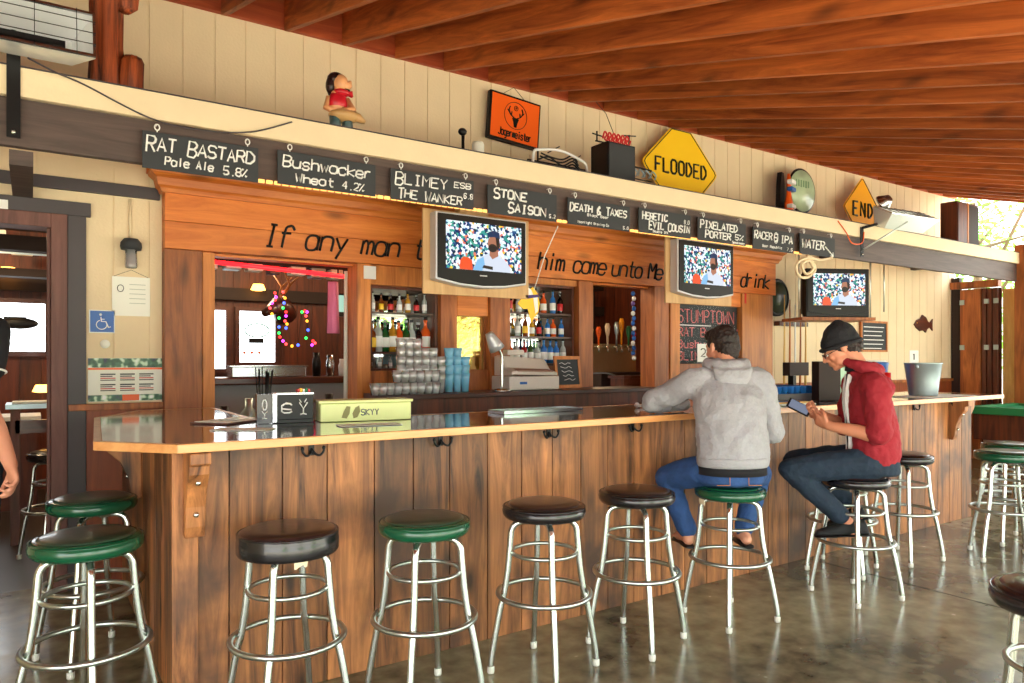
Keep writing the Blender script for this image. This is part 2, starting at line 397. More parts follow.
for x in (-1.9, -.09, 1.75, 3.6, 5.45, 7.9, 10.0):
    mb = MB(); mb.box(x, x+.1, BY+.055, YW-.04, 2.38 if x < .5 else 2.635, 2.455 if x < .5 else 2.69)
    tag(mb.build('support_joist', M['brown_beam']), 'dark brown joist end running back under the overhead ledge', 'joist', 'joists under the ledge')
mb = MB(); mb.box(11.0, 11.14, 4.1, 4.3, 0, 2.95); tag(mb.build('corner_post', M['post']), 'reddish brown post carrying the far right end of the beam', 'post')
# ---- back bar surround
YH = 5.08
sr = thing('bar_surround', 'orange stained wooden surround with lettered header and posts behind the bar', 'bar surround', (3.8, YH, 0))
mb = MB(); mb.box(.714, 6.96, YH, YW-.002, 2.135, 2.31); mb.tint = .8; mb.box(.714, 6.96, YH, YW-.002, 2.312, 2.50); mb.build('header_board', M['header'], sr, bev=.003)
prof = [(0,2.49),(-.02,2.49),(-.03,2.515),(-.045,2.53),(-.055,2.575),(-.085,2.60),(-.09,2.62),(0,2.62)]
mb = MB(); rings = []
for x, dy in ((.714-.09, 0), (6.96+.09, 0)): pass
def ring(x, k): return [V((x + k*a, YH+a, z)) for a, z in prof]
mb.loft([ring(.714, 1), ring(6.96, -1)], False)
def ring2(y): return [V((.714+a, y, z)) for a, z in prof]
mb.loft([[V((.714+a, YH+a, z)) for a, z in prof], [V((.714+a, YW-.035, z)) for a, z in prof]], False)
mb.loft([[V((6.96-a, YH+a, z)) for a, z in prof], [V((6.96-a, YW-.002, z)) for a, z in prof]], False)
mb.build('crown_molding', M['header'], sr)
mb = MB(); mb.box(.62, 6.95, YW-.035, YW-.002, 2.62, 2.698); mb.box(.714, 6.95, YW-.01, YW+.1, 2.12, 2.62); mb.build('upper_panel', M['header'], sr)
OP1 = (1.03, 2.02); OP4 = (4.31, 5.09)
def post(x0, x1, z0=0, z1=2.134, y=YH+.02, m='post', y1=YW+.1):
    mb = MB(); mb.tint = random.random(); mb.box(x0+.002, x1-.002, y, y1, z0, z1); mb.build('post', M[m], sr, bev=.004)
post(.714, .945); post(.947, OP1[0], y=YH+.05, m='post_lt')
post(OP1[1], 2.13, m='post_lt'); post(3.19, 3.37); post(4.14, OP4[0]); post(OP4[1], 5.29, m='post'); post(5.31, 5.45, m='post_lt'); post(6.42, 6.95, m='post_lt', y=YH+.03)
def panel(x0, x1, z0, z1, m='post_lt', y=YH+.05, nm='panel'):
    mb = MB(); mb.tint = random.random(); mb.box(x0+.001, x1-.001, y, y+.06, z0, z1); mb.build(nm, M[m], sr, bev=.003)
panel(2.13, 2.74, 1.985, 2.134); panel(2.13, 3.19, 0, 1.33, 'post'); panel(2.74, 2.89, 1.33, 2.134, 'post'); panel(2.89, 3.19, 1.775, 2.134, 'header')
panel(3.37, 4.14, 0, 1.36, 'post'); panel(3.37, 4.14, 2.08, 2.134); panel(5.45, 6.42, 1.985, 2.134, 'header'); panel(5.45, 6.42, 0, 1.37, 'post'); panel(3.37,3.41,1.36,2.08,'post')
# header lettering
for w, x in (('If', 1.33), ('any', 1.62), ('man', 2.04), ('thirst', 2.46), ('him', 3.66), ('come', 4.05), ('unto', 4.51), ('Me', 4.98), ('&', 5.45), ('drink', 6.35)):
    random.seed(len(w)); mb = MB(); mb.text(w, (x, YH-.003, 2.20), EX, EZ, .152, .011, adv=.106 if x < 3 else .097, wd=.56, slant=.22, jit=.008, smooth=True)
    mb.build('painted_word', M['black'], sr)
random.seed(11)
# red/white tags on header right
# ---- interior behind the wall
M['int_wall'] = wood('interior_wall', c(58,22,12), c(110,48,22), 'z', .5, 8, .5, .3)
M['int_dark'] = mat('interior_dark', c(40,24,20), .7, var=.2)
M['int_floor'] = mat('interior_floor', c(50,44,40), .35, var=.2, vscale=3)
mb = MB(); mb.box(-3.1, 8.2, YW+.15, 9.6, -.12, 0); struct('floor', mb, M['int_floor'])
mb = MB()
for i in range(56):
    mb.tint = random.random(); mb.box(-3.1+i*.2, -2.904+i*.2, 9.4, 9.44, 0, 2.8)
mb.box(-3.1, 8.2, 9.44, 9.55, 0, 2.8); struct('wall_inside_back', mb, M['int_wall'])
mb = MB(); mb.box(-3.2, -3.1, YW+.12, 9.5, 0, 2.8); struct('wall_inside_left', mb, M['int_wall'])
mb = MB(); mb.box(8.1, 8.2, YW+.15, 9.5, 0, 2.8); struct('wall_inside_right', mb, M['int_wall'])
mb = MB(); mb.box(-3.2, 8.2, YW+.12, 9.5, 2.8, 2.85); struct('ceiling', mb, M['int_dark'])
mb = MB(); mb.box(-3.1, 8.2, 9.30, 9.38, 2.15, 2.3); mb.box(-3.1, 6, 6.9, 7.05, 2.28, 2.4); struct('trim_5', mb, M['int_dark'])
M['lit_win'] = emit('lit_window', c(246,252,255), 3.2)
def litwin(n, x0, x1, z0, z1, y=9.37, m='lit_win'):
    w = thing('window_%d' % n, None, None, ((x0+x1)/2, y, z0)); w['kind'] = 'structure'
    mb = MB(); mb.box(x0, x1, y, y+.01, z0, z1); mb.build('pane', M[m], w)
    mb = MB(); b = .05
    for a in ((x0-b, x0, z0-b, z1+b), (x1, x1+b, z0-b, z1+b), (x0, x1, z0-b, z0), (x0, x1, z1, z1+b)): mb.box(a[0], a[1], y-.03, y+.03, a[2], a[3])
    mb.build('window_frame', M['dark_wood'], w)
litwin(1, 2.16, 2.60, 1.38, 2.02); litwin(2, 1.66, 2.0, 1.3, 2.02); litwin(3, -.75, .13, 1.50, 2.02)
# partition with a rail inside
pt = thing('inner_counter', 'grey fronted service counter with dark rail behind the open hatch', 'counter', (1.8, 6.5, 0))
mb = MB(); mb.box(.6, 3.9, 6.5, 6.6, 0, 1.2); mb.build('front_panel', mat('grey_wall', c(150,152,156), .6, var=.1), pt)
mb = MB(); mb.box(.6, 3.9, 6.38, 6.8, 1.2, 1.26); mb.build('rail', M['dark_wood'], pt, bev=.01)
# ================= BAR =================
PY, PX0, PX1, BH = 3.10, .48, 7.06, 1.065
bar = thing('bar', 'long plank fronted bar counter with corbels and coat hooks', 'bar', (3.8, PY, 0))
mb = MB(); x = PX0; i = 0
while x < PX1-.01:
    w = .2085*random.uniform(.93, 1.07); x2 = min(x+w, PX1)
    if PX1-x2 < .08: x2 = PX1
    mb.tint = random.random(); mb.box(x+.0025, x2-.0025, PY, PY+.03, 0.0, BH); x = x2; i += 1
mb.tint = 0; mb.box(PX0+.01, PX1-.01, PY+.012, PY+.06, 0, BH)
mb.build('front_planks', M['plank'], bar, bev=.002)
mb = MB(); y = PY+.001
while y < YW-.06:
    y2 = min(y+.21, YW-.05); mb.tint = random.random(); mb.box(PX0, PX0+.03, y+.002, y2-.002, 0, BH); y = y2
mb.build('end_planks', M['plank'], bar, bev=.002)
mb = MB(); y = PY+.001
while y < 3.7:
    mb.tint = random.random(); mb.box(PX1-.03, PX1, y+.002, y+.198, 0, BH); y += .2
mb.build('end_planks', M['plank'], bar, bev=.002)
mb = MB(); mb.tint = .9; mb.box(PX0-.022, PX0-.001, PY-.012, PY+.09, 0, BH); mb.box(PX0-.022, PX0+.075, PY-.022, PY-.002, 0, BH); mb.build('corner_board', M['plank'], bar, bev=.003)
cp = [(0,0),(0,-.34),(.035,-.345),(.05,-.30),(.06,-.22),(.09,-.14),(.13,-.085),(.135,-.05),(.16,-.045),(.16,0)]
def corbel(o, out, side, w=.055):
    out, side = V(out), V(side); mb = MB(); mb.tint = .8; mb.prism(cp, V(o)-side*w/2, out, EZ, side*w); k = mb.build('corbel', M['plank'], bar, bev=.005)
    mb = MB()
    for z, d in ((-.12, .10), (-.25, .06)): mb.sphere(V(o)+out*(d+.002)+EZ*z, (.012,)*3, 8, 5)
    mb.build('bolt', M['chrome'], k)
corbel((xat(192, PY), PY-.024, BH-.002), (0,-1,0), (1,0,0), .075)
corbel((xat(950, PY), PY-.002, BH-.002), (0,-1,0), (1,0,0), .06)
cp = [(0,0),(0,-.36),(.03,-.37),(.05,-.34),(.06,-.26),(.10,-.17),(.18,-.09),(.19,-.04),(.2,-.03),(.2,0)]
corbel((PX0-.002, 4.2, BH-.002), (-1,0,0), (0,1,0)); corbel((PX1+.002, PY+.08, BH-.002), (1,0,0), (0,1,0))
for u in (311, 440, 548, 632, 700, 913, 951):
    x = xat(u, PY); mb = MB()
    mb.box(x-.012, x+.012, PY-.008, PY-.001, 1.0, 1.055)
    for sg in (-1, 1): mb.tube(smooth2([(x, PY-.006, 1.03), (x+sg*.012, PY-.02, 1.008), (x+sg*.03, PY-.03, 1.002), (x+sg*.045, PY-.032, 1.018), (x+sg*.047, PY-.03, 1.032)], 4), .0055, 6); mb.sphere((x+sg*.047, PY-.03, 1.034), .009, 8, 5)
    mb.build('coat_hook', M['black'], bar)
# continuous worktop
wt = thing('countertop', 'glossy dark bar top with orange wooden edging', 'counter top', (3.8, 3.3, BH))
T0 = BH+.001; T1 = BH+.036
out = [(.455,2.92),(7.27,2.92),(7.27,3.74),(1.0,3.74),(1.0,5.03),(.56,5.03),(.53,4.99),(.285,4.52),(.20,3.21)]
def inset(poly, d):
    n = len(poly); res = []
    for i in range(n):
        a, b, c_ = V((*poly[i-1], 0)), V((*poly[i], 0)), V((*poly[(i+1) % n], 0))
        d1, d2 = (b-a).normalized(), (c_-b).normalized(); n1, n2 = V((-d1.y, d1.x, 0)), V((-d2.y, d2.x, 0))
        q = (n1+n2)/(1+n1.dot(n2)); res.append((b.x+q.x*d, b.y+q.y*d))
    return res
inn = inset(out, .03)
mb = MB(); n = len(out)
for i in range(n):
    j = (i+1) % n; mb.tint = random.random()
    q = [out[i], out[j], inn[j], inn[i]]
    mb.add([(x, y, T0) for x, y in q]+[(x, y, T1) for x, y in q], [(3,2,1,0),(4,5,6,7)]+[(a, (a+1) % 4, 4+(a+1) % 4, 4+a) for a in range(4)])
mb.build('edging', M['edge'], wt, bev=.003)
mb = MB(); mb.prism(inset(out, .0305), (0,0,T0), (1,0,0), (0,1,0), (0,0,.034)); mb.build('top_surface', M['bartop'], wt)
TZ = T1
# ---- back bar counter
bc = thing('back_counter', 'dark reddish back counter under the bottle shelves', 'counter', (3.6, 4.9, 0))
mb = MB(); mb.box(2.06, 4.75, 4.66, 5.08, 1.13, 1.165); mb.build('counter_top', M['dark_wood'], bc, bev=.004)
mb = MB(); mb.box(2.1, 4.7, 4.72, 5.06, 0, .62); mb.box(2.1, 2.14, 4.72, 5.06, .62, 1.128); mb.box(4.66, 4.7, 4.72, 5.06, .62, 1.128); mb.box(2.14, 4.66, 5.0, 5.06, .62, 1.128); mb.box(3.6, 3.64, 4.74, 5.0, .62, 1.128); mb.box(2.1,4.7,4.70,4.74,1.02,1.128); mb.build('carcass', M['dark_wood_z'], bc)
# ---- bar stools
def cmull(pts, k=4): return [V(p) for p in smooth2([tuple(p) for p in pts], k)]
LEG = cmull([(.03,0,.676),(.095,0,.680),(.132,0,.670),(.151,0,.642),(.157,0,.59),(.168,0,.47),(.182,0,.375),(.189,0,.340),(.204,0,.285),(.231,0,.14),(.245,0,.05),(.246,0,.012)])
def rz(a): return Matrix.Rotation(a, 4, 'Z')
SEAT = {'round': [(0,.772),(.10,.771),(.15,.766),(.163,.760),(.167,.757),(.172,.759),(.186,.748),(.192,.732),(.190,.716),(.180,.702),(.170,.698),(0,.698)],
        'drum': [(0,.775),(.12,.773),(.17,.767),(.182,.760),(.188,.757),(.190,.750),(.189,.735),(.191,.730),(.191,.690),(.186,.680),(.176,.677),(0,.677)]}
def proto_stool(kind, m, mtop, lbl, foam=False):
    t = thing('bar_stool', lbl, 'bar stool', group=None)
    mb = MB(); P = SEAT[kind]
    mb.mi = 0; mb.lathe(P[3:], n=40)
    mb.mi = 1; mb.lathe([(r, z+.0006) for r, z in P[:4]]+[(P[3][0], P[3][1]-.004), (0, P[3][1]-.006)], n=40)
    mb.build('seat', [M[m], M[mtop]], t)
    mb = MB(); ps = [(.19*math.cos(a)*.985, .19*math.sin(a)*.985, .757 if kind == 'drum' else .749) for a in [i*math.pi/20 for i in range(40)]]
    mb.tube(ps, .0035, 6, True); mb.build('piping', M[m], t)
    mb = MB(); mb.lathe([(0,.697),(.12,.697),(.12,.688),(0,.688)], n=24); mb.build('swivel_plate', M['black'], t)
    for k in range(4):
        R = rz(k*math.pi/2); mb = MB(); mb.M = R; mb.tube(LEG, .0145, 10); lg = mb.build('leg', M['chrome'], t)
        mb = MB(); mb.M = R; mb.lathe([(0,0),(.014,0),(.0165,.006),(.0165,.028),(.013,.034),(0,.034)], (.246,0,0), 12); mb.build('rubber_foot', M['rubber_white'], lg)
        mb = MB(); mb.M = R; mb.sphere((.186,0,.352), .0085, 8, 5); mb.sphere((.152,0,.538), .0075, 8, 5); mb.build('rivet', M['chrome_dull'], lg)
    mb = MB(); mb.tube([(.211*math.cos(i*math.pi/24), .211*math.sin(i*math.pi/24), .352) for i in range(48)], .0115, 10, True); mb.build('foot_ring', M['chrome_dull'], t)
    mb = MB(); mb.tube([(.148*math.cos(i*math.pi/24), .148*math.sin(i*math.pi/24), .54) for i in range(48)], .0095, 8, True); mb.build('upper_ring', M['chrome_dull'], t)
    if foam:
        for a0, h in foam:
            mb = MB(); R_ = random.Random(int(a0*10)); q = []
            for j in range(7):
                a = a0+(j-3)*.045; rr = .180; q.append((a, rr))
            ps = [V((rr*math.cos(a), rr*math.sin(a), .70)) for a, rr in q]
            lo = [V((p.x*1.01, p.y*1.01, .70-h*R_.uniform(.4, 1))) for p in ps]
            for j in range(6): mb.add([ps[j], ps[j+1], lo[j+1], lo[j], ps[j]*.97, ps[j+1]*.97, lo[j+1]*.97, lo[j]*.97], [(0,1,2,3),(7,6,5,4),(0,4,5,1),(3,2,6,7),(0,3,7,4),(1,5,6,2)])
            mb.build('torn_padding', M['foam'], t)
    return t
SG = 'chrome bar stools around the bar'
def place(t, x, y, dang=0, sc=1, lbl=None, copy=False):
    a = math.atan2(-y, -x)+math.radians(dang)
    if copy: t = dup(t)
    t.location = (x, y, 0); t.rotation_euler = (0, 0, a)
    t.scale = (1, 1, sc); t['group'] = SG
    if lbl: t['label'] = lbl
    return t
tg = proto_stool('round', 'vinyl_green', 'vinyl_green_worn', 'x')
place(tg, .176, 3.13, 4.0, 1, 'green vinyl bar stool nearest the left corner of the bar')
tb = proto_stool('round', 'vinyl_black', 'vinyl_blackred', 'x')
place(tb, 1.954, 2.66, 12.0, 1, 'black vinyl bar stool just right of the round green one facing the bar')
place(tg, .245, 3.97, -20.0, 1, 'green vinyl bar stool tucked behind another at the left end of the bar', True)
ts = proto_stool('drum', 'vinyl_black', 'vinyl_blackred', 'x', [(2.6+.4, .045), (2.0+.9, .03), (3.8, .02), (.6, .03)])
place(ts, .826, 2.79, -20.0, 1, 'thick black drum seat bar stool with torn padding below the tall corbel')
place(tg, 1.36, 2.69, -14.0, 1, 'green vinyl bar stool with dark worn top between two black stools', True)
place(tb, 2.54, 2.67, 17.0, 1, 'black vinyl bar stool next to the man in the grey hoodie', True)
tt = proto_stool('round', 'vinyl_green', 'vinyl_green', 'x', [(-.95, .02)])
place(tt, 3.2, 2.63, -1.0, .945, 'green vinyl bar stool the man in the grey hoodie sits on')
place(tb, 4.12, 2.45, 3.0, .945, 'black vinyl bar stool the man in the red hoodie sits on', True)
place(tb, 4.56, 2.81, 30.0, .97, 'black bar stool mostly hidden behind the man in the red hoodie', True)
place(tb, 5.18, 2.72, 10.0, .98, 'black bar stool by the bar right behind the red hoodie', True)
place(tg, 5.78, 2.32, -30.0, 1, 'green vinyl bar stool standing free near the right edge', True)
place(tg, 6.36, 2.52, -10.0, 1, 'green bar stool behind the free standing green one at far right', True)
place(tb, 2.47, .83, -32.0, 1, 'black bar stool cut by the lower right corner, nearest the camera', True)
tf = place(tb, .16, 6.1, -20.0, 1, 'dark bar stool with chrome legs seen inside through the left doorway', True)

# ---- chalkboards hanging on the beam
BD = [((142,258), 'chalkboard with Pale Ale 5.8% written on it, leftmost on the beam', [('RAT BASTARD',.03,.97,.0,.068,.0062,1), ('Pale Ale',.18,.60,-.07,.045,.005,0), ('5.8%',.68,.90,-.078,.045,.005,0)]),
 ((277,375), 'chalkboard with Wheat 4.2% written on it, second from left on the beam', [('Bushwacker',.05,.97,.005,.066,.0062,0), ('Wheat',.17,.56,-.075,.05,.0058,0), ('4.2%',.64,.88,-.078,.045,.005,0)]),
 ((390,473), 'chalkboard with ESB written small at top right, third from left on the beam', [('BLIMEY',.05,.68,.008,.066,.006,1), ('ESB',.75,.97,.035,.036,.0045,0), ('THE WANKER',.08,.86,-.08,.054,.006,1), ('6.8',.87,.99,-.03,.034,.004,0)]),
 ((487,556), 'chalkboard with SAISON on its second line, fourth from left on the beam', [('STONE',.08,.56,.018,.058,.008,1), ('SAISON',.28,.84,-.07,.058,.008,1), ('5.2',.88,.98,-.075,.025,.004,0)]),
 ((567,629), 'chalkboard with an ampersand in its top line, fifth from left on the beam', [('DEATH & TAXES',.03,.95,.008,.052,.0068,1), ('Black Beer',.30,.65,-.022,.020,.0026,0), ('Moonlight Brewing Co',.15,.65,-.082,.018,.0024,0), ('5.0',.88,.98,-.085,.022,.003,0)]),
 ((638,690), 'chalkboard with two bold lines, sixth from left on the beam', [('HERETIC',.06,.54,.015,.052,.0072,1), ('EVIL COUSIN',.18,.98,-.055,.054,.0072,1), ('Double IPA',.26,.55,-.086,.02,.0026,0), ('8.0',.86,.97,.018,.032,.003,0)]),
 ((697,745), 'chalkboard with PORTER 5% on its second line, above the middle television', [('PIXELATED',.04,.82,.012,.06,.0072,1), ('PORTER',.14,.68,-.065,.055,.0072,1), ('5%',.76,.95,-.055,.045,.0055,0), ('Speakeasy',.70,.97,-.088,.02,.0026,0)]),
 ((752,793), 'chalkboard with a ringed 5 and IPA on it, just left of the WATER board', [('RACER',.03,.46,.0,.064,.0068,1), ('5',.50,.60,-.005,.066,.0072,0), ('IPA',.66,.97,-.01,.066,.0072,0), ('Bear Republic',.22,.70,-.072,.022,.0028,0), ('7.5',.82,.97,-.08,.028,.004,0)]),
 ((799,834), 'chalkboard reading WATER with an arrow, last on the beam', [('WATER',.05,.70,-.035,.082,.0082,0)])]
CY = BY-.036
for i, ((u0, u1), lb, lines) in enumerate(BD):
    x0, x1 = xat(u0, CY), xat(u1, CY); w = x1-x0; zc = 2.53 + random.uniform(-.006, .006)
    b = thing('chalkboard_sign', lb, 'chalkboard', ((x0+x1)/2, CY, zc), 0, 'chalk beer signs on the beam')
    mb = MB(); mb.box(x0, x1, CY-.01, CY, zc-.098, zc+.098); mb.build('board', M['slate'], b, bev=.002)
    for tx, a0, a1, z, h, r_, caps in lines:
        mb = MB(); ad = (a1-a0)*w/len(tx); xx = x0+a0*w; prev = ' '
        for ch in tx:
            hh = h*1.22 if (caps and prev == ' ') else h; zz = zc+z-(hh-h)*.6+random.uniform(-.03,.03)*h
            mb.text(ch, (xx, CY-.0115, zz), EX, EZ, hh, r_, adv=ad, wd=ad/hh*(.80 if h > .03 else .7), slant=.08, jit=.03 if h > .03 else 0); xx += ad; prev = ch
        mb.build('chalk_line', M['chalk'], b)
    if i == 7: mb = MB(); mb.tube([(x0+w*.545+.028*math.cos(a), CY-.0115, zc+.026+.05*math.sin(a)) for a in [k*math.pi/10 for k in range(20)]], .004, 4, True); mb.build('ring_mark', M['chalk'], b)
    if i == 8: mb = MB(); mb.tube([(x1-.17, CY-.0115, zc-.0), (x1-.04, CY-.0115, zc-.08)], .0075, 4); mb.tube([(x1-.04, CY-.0115, zc-.045), (x1-.035, CY-.0115, zc-.085), (x1-.085, CY-.0115, zc-.082)], .0075, 4); mb.build('arrow', M['chalk'], b)
    for fx in (.12, .9):
        mb = MB(); xx = x0+w*fx; mb.tube([(xx+.012*math.cos(a), CY-.006, zc+.125+.016*math.sin(a)) for a in [k*math.pi/6 for k in range(12)]], .0035, 6, True)
        mb.tube([(xx, CY-.006, zc+.09), (xx, CY-.006, zc+.112)], .003, 6); mb.tube([(xx, CY-.006, zc+.141), (xx, BY+.001, zc+.141)], .003, 6); mb.build('screw_eye', M['white'], b)
M['ropelight'] = emit('rope_light', c(255,176,90), 1.6)
mb = MB(); x = xat(142, BY)
while x < xat(800, BY): mb.tube([(x, BY-.012, 2.447), (x+.034, BY-.012, 2.447)], .0105, 6); x += .046
tag(mb.build('rope_light', M['ropelight']), 'warm glowing rope light along the lower edge of the beam', 'rope light')
# ================= OBJECTS ON WALLS, LEDGE, BAR =================
R0 = random.Random(3)
def M3(ax, deg): return Matrix.Rotation(math.radians(deg), 4, ax)
INT_L = []
# ---- TV sets
m, t, p = newmat('crowd_picture')
tc = t.nodes.new('ShaderNodeTexCoord'); vo = t.nodes.new('ShaderNodeTexVoronoi'); vo.inputs['Scale'].default_value = 58
t.links.new(tc.outputs['Object'], vo.inputs['Vector'])
n2 = t.nodes.new('ShaderNodeTexNoise'); n2.inputs['Scale'].default_value = 30; t.links.new(tc.outputs['Object'], n2.inputs['Vector'])
sp = t.nodes.new('ShaderNodeSeparateColor'); t.links.new(vo.outputs['Color'], sp.inputs[0])
r = t.nodes.new('ShaderNodeValToRGB'); r.color_ramp.interpolation = 'CONSTANT'; cr = r.color_ramp.elements
cols = [(0, c(20,50,90)), (.14, c(235,240,245)), (.38, c(60,150,140)), (.5, c(250,250,255)), (.64, c(30,80,130)), (.74, c(220,120,100)), (.82, c(200,230,240)), (.92, c(24,60,60)), (.97, c(240,200,60))]
cr[0].position = 0; cr[0].color = cols[0][1]; cr[1].position = cols[1][0]; cr[1].color = cols[1][1]
for a, b in cols[2:]: e = cr.new(a); e.color = b
t.links.new(sp.outputs[0], r.inputs[0]); p.inputs['Base Color'].default_value = (0, 0, 0, 1)
mx = t.nodes.new('ShaderNodeMix'); mx.data_type = 'RGBA'; mx.blend_type = 'MULTIPLY'; mx.inputs[0].default_value = .5
t.links.new(r.outputs[0], mx.inputs[6]); t.links.new(n2.outputs['Color'], mx.inputs[7])
t.links.new(mx.outputs[2], p.inputs['Emission Color']); p.inputs['Emission Strength'].default_value = 1.0; p.inputs['Roughness'].default_value = .15
M['crowd'] = m
def pe(n, *a): M[n] = emit(n, c(*a), .62)
pe('pic_white', 214,224,240); pe('pic_skin', 176,116,90); pe('pic_cap', 16,50,90); pe('pic_dark', 34,24,24); pe('pic_orange', 240,80,30); pe('pic_blue', 130,190,236)
def ell(cx, cz, rx, rz_, n=14, a0=0, a1=360): return [(cx+rx*math.cos(math.radians(a0+(a1-a0)*i/n)), cz+rz_*math.sin(math.radians(a0+(a1-a0)*i/n))) for i in range(n)]
def tv(label, loc, rot, w, h, shelf=False, dark=False, ply=0):
    t = thing('television', label, 'television', loc, rot)
    def B(mb, nm, m, **k): return mb.build(nm, m, t, world=False, **k)
    mb = MB(); hw = w/2
    rim = [(-hw, .045), (-hw*.5, .012), (0, 0), (hw*.5, .012), (hw, .045), (hw, h), (-hw, h)] if not dark else [(-hw, 0), (hw, 0), (hw, h), (-hw, h)]
    mb.prism(rim, (0,.0,0), EX, EZ, (0,.09,0)); B(mb, 'casing', M['silver'] if not dark else M['black'], bev=.008)
    mb = MB(); sc = lambda k, y: [V((x*k, y, h/2+(z-h/2)*k)) for x, z in rim]
    mb.loft([sc(.86, .113), sc(.6, .2), sc(.4, .28)] if ply else [sc(.94, .09), sc(.8, .25), sc(.55, .42)], False); B(mb, 'back_shell', M['black'])
    mb = MB(); b = .02; mb.prism([(-hw+b*.7, .058), (-hw*.5, .028), (0, .017), (hw*.5, .028), (hw-b*.7, .058), (hw-b*.7, h-b*.6), (-hw+b*.7, h-b*.6)], (0,-.008,0), EX, EZ, (0,.012,0)); B(mb, 'bezel', M['black'], bev=.003)
    sx0, sx1, sz0, sz1 = -hw+.075, hw-.055, .125, h-.055
    mb = MB(); mb.box(sx0, sx1, -.0105, -.0075, sz0, sz1); s = B(mb, 'screen', M['crowd'])
    W, H = sx1-sx0, sz1-sz0; P = lambda pts: [(sx0+a*W, sz0+b_*H) for a, b_ in pts]
    y = [-.0115]
    def shp(pts, m, nm):
        mb = MB(); mb.prism(P(pts), (0,y[0],0), EX, EZ, (0,.0008,0)); o = mb.build(nm, M[m], s, world=False); y[0] -= .0006
    shp([(.17,0),(.18,.2),(.22,.27),(.28,.26),(.33,.2),(.34,0)], 'pic_orange', 'orange_figure')
    shp([(.34,0),(.40,.25),(.52,.36),(.62,.38),(.76,.28),(.84,.12),(.85,0)], 'pic_white', 'jersey')
    shp([(.34,0),(.40,.22),(.48,.30),(.50,.1),(.46,0)], 'pic_blue', 'jersey_shade')
    shp([(.56,.34),(.60,.26),(.68,.34),(.67,.5),(.56,.5)], 'pic_skin', 'neck')
    shp(ell(.61, .60, .075, .17), 'pic_skin', 'face'); shp(ell(.60, .50, .06, .09), 'pic_dark', 'beard')
    shp([(.66,.45),(.70,.55),(.69,.72),(.64,.74)], 'pic_dark', 'hair')
    shp([(.49,.71),(.54,.73),(.55,.84),(.62,.88),(.69,.84),(.70,.71),(.62,.74)], 'pic_cap', 'cap')
    shp([(.46,.06),(.60,.03),(.60,.10),(.48,.12)], 'pic_dark', 'jersey_lettering')
    mb = MB(); mb.box(-.03, .03, -.0095, -.008, .085, .093); B(mb, 'maker_mark', M['silver'])
    if ply:
        mb = MB(); mb.box(-hw-.05, hw+.085, .093, .112, -.05, h+.03); B(mb, 'plywood_back', M['ply'], bev=.003)
        mb = MB(); mb.box(-.12, .12, .12, .2, h+.01, 2.695-loc[2]-.001 if ply > 1 else h+.03); B(mb, 'hanger', M['ply'])
    return t
tv('television with plywood cradle over the header lettering, nearest of the three screens', (2.69, 4.40, 1.925), 0, .76, .515, ply=2)
tv('television with silver bottom rim hung in front of the right end of the header', (5.06, 4.42, 1.965), 0, .74, .51, ply=2)
tw = tv('black television above the man in the beanie, farthest screen', (7.20, 4.48, 1.87), math.radians(-27), .72, .52, dark=True)
mb = MB(); mb.box(-.42, .42, -.02, .42, -.035, -.002); mb.build('tv_shelf', M['post'], tw, world=False)
for sx in (-.41, .41):
    mb = MB(); mb.tube([(sx, .06, -.02), (sx, .06, .82)], .007, 6); mb.build('hanging_chain', M['chrome_dull'], tw, world=False)
# ---- ledge things
LZ = 2.841
# orange framed sign
o = at(515, 126, 5.12); os_ = thing('framed_sign', 'orange framed sign with a stag head logo in a circle, tilted on the siding', 'sign', (3.44, 5.12, 3.46))
A = Matrix.Rotation(math.radians(4), 4, 'Y')
def BB(mb, nm, m, t, **k): return mb.build(nm, m, t, world=False, **k)
mb = MB(); mb.M = A; mb.box(-.26, .26, -.02, .03, -.2, .2); BB(mb, 'frame', M['black'], os_, bev=.004)
mb = MB(); mb.M = A; mb.box(-.242, .242, -.024, -.0205, -.182, .182); BB(mb, 'face', M['orange'], os_)
mb = MB(); mb.M = A; mb.tube([(.115*math.cos(a), -.026, .035+.115*math.sin(a)) for a in [k*math.pi/16 for k in range(32)]], .003, 4, True); BB(mb, 'logo_ring', M['black'], os_)
mb = MB(); mb.M = A; mb.prism([(-.022,-.03),(-.012,-.075),(.012,-.075),(.022,-.03),(.035,0),(.02,.006),(-.02,.006),(-.035,0)], (0,-.027,.01), EX, EZ, (0,.003,0)); BB(mb, 'stag_head', M['black'], os_)
for sg in (-1, 1):
    mb = MB(); mb.M = A; mb.tube(smooth2([(sg*.015,-.026,.015),(sg*.05,-.026,.035),(sg*.07,-.026,.07),(sg*.06,-.026,.105)]), .006, 4)
    mb.tube([(sg*.045,-.026,.03),(sg*.04,-.026,.065)], .005, 4); mb.tube([(sg*.064,-.026,.05),(sg*.085,-.026,.075)], .005, 4); BB(mb, 'antler', M['black'], os_)
mb = MB(); mb.M = A; mb.tube([(.02*math.cos(a), -.026, .10+.02*math.sin(a)) for a in [k*math.pi/6 for k in range(12)]], .003, 4, True); mb.box(-.002, .002, -.028, -.024, .088, .112); mb.box(-.01, .01, -.028, -.024, .100, .104); BB(mb, 'cross_mark', M['black'], os_)
mb = MB(); mb.M = A; mb.text('Jagermeister', (-.165, -.026, -.155), EX, EZ, .062, .0062, adv=.0285, wd=.36); BB(mb, 'sign_lettering', M['black'], os_)
mb = MB(); mb.M = A; mb.tube([(-.13,.02,.2),(0,.03,.30),(.13,.02,.2)], .0025, 4); BB(mb, 'hanging_wire', M['black'], os_)
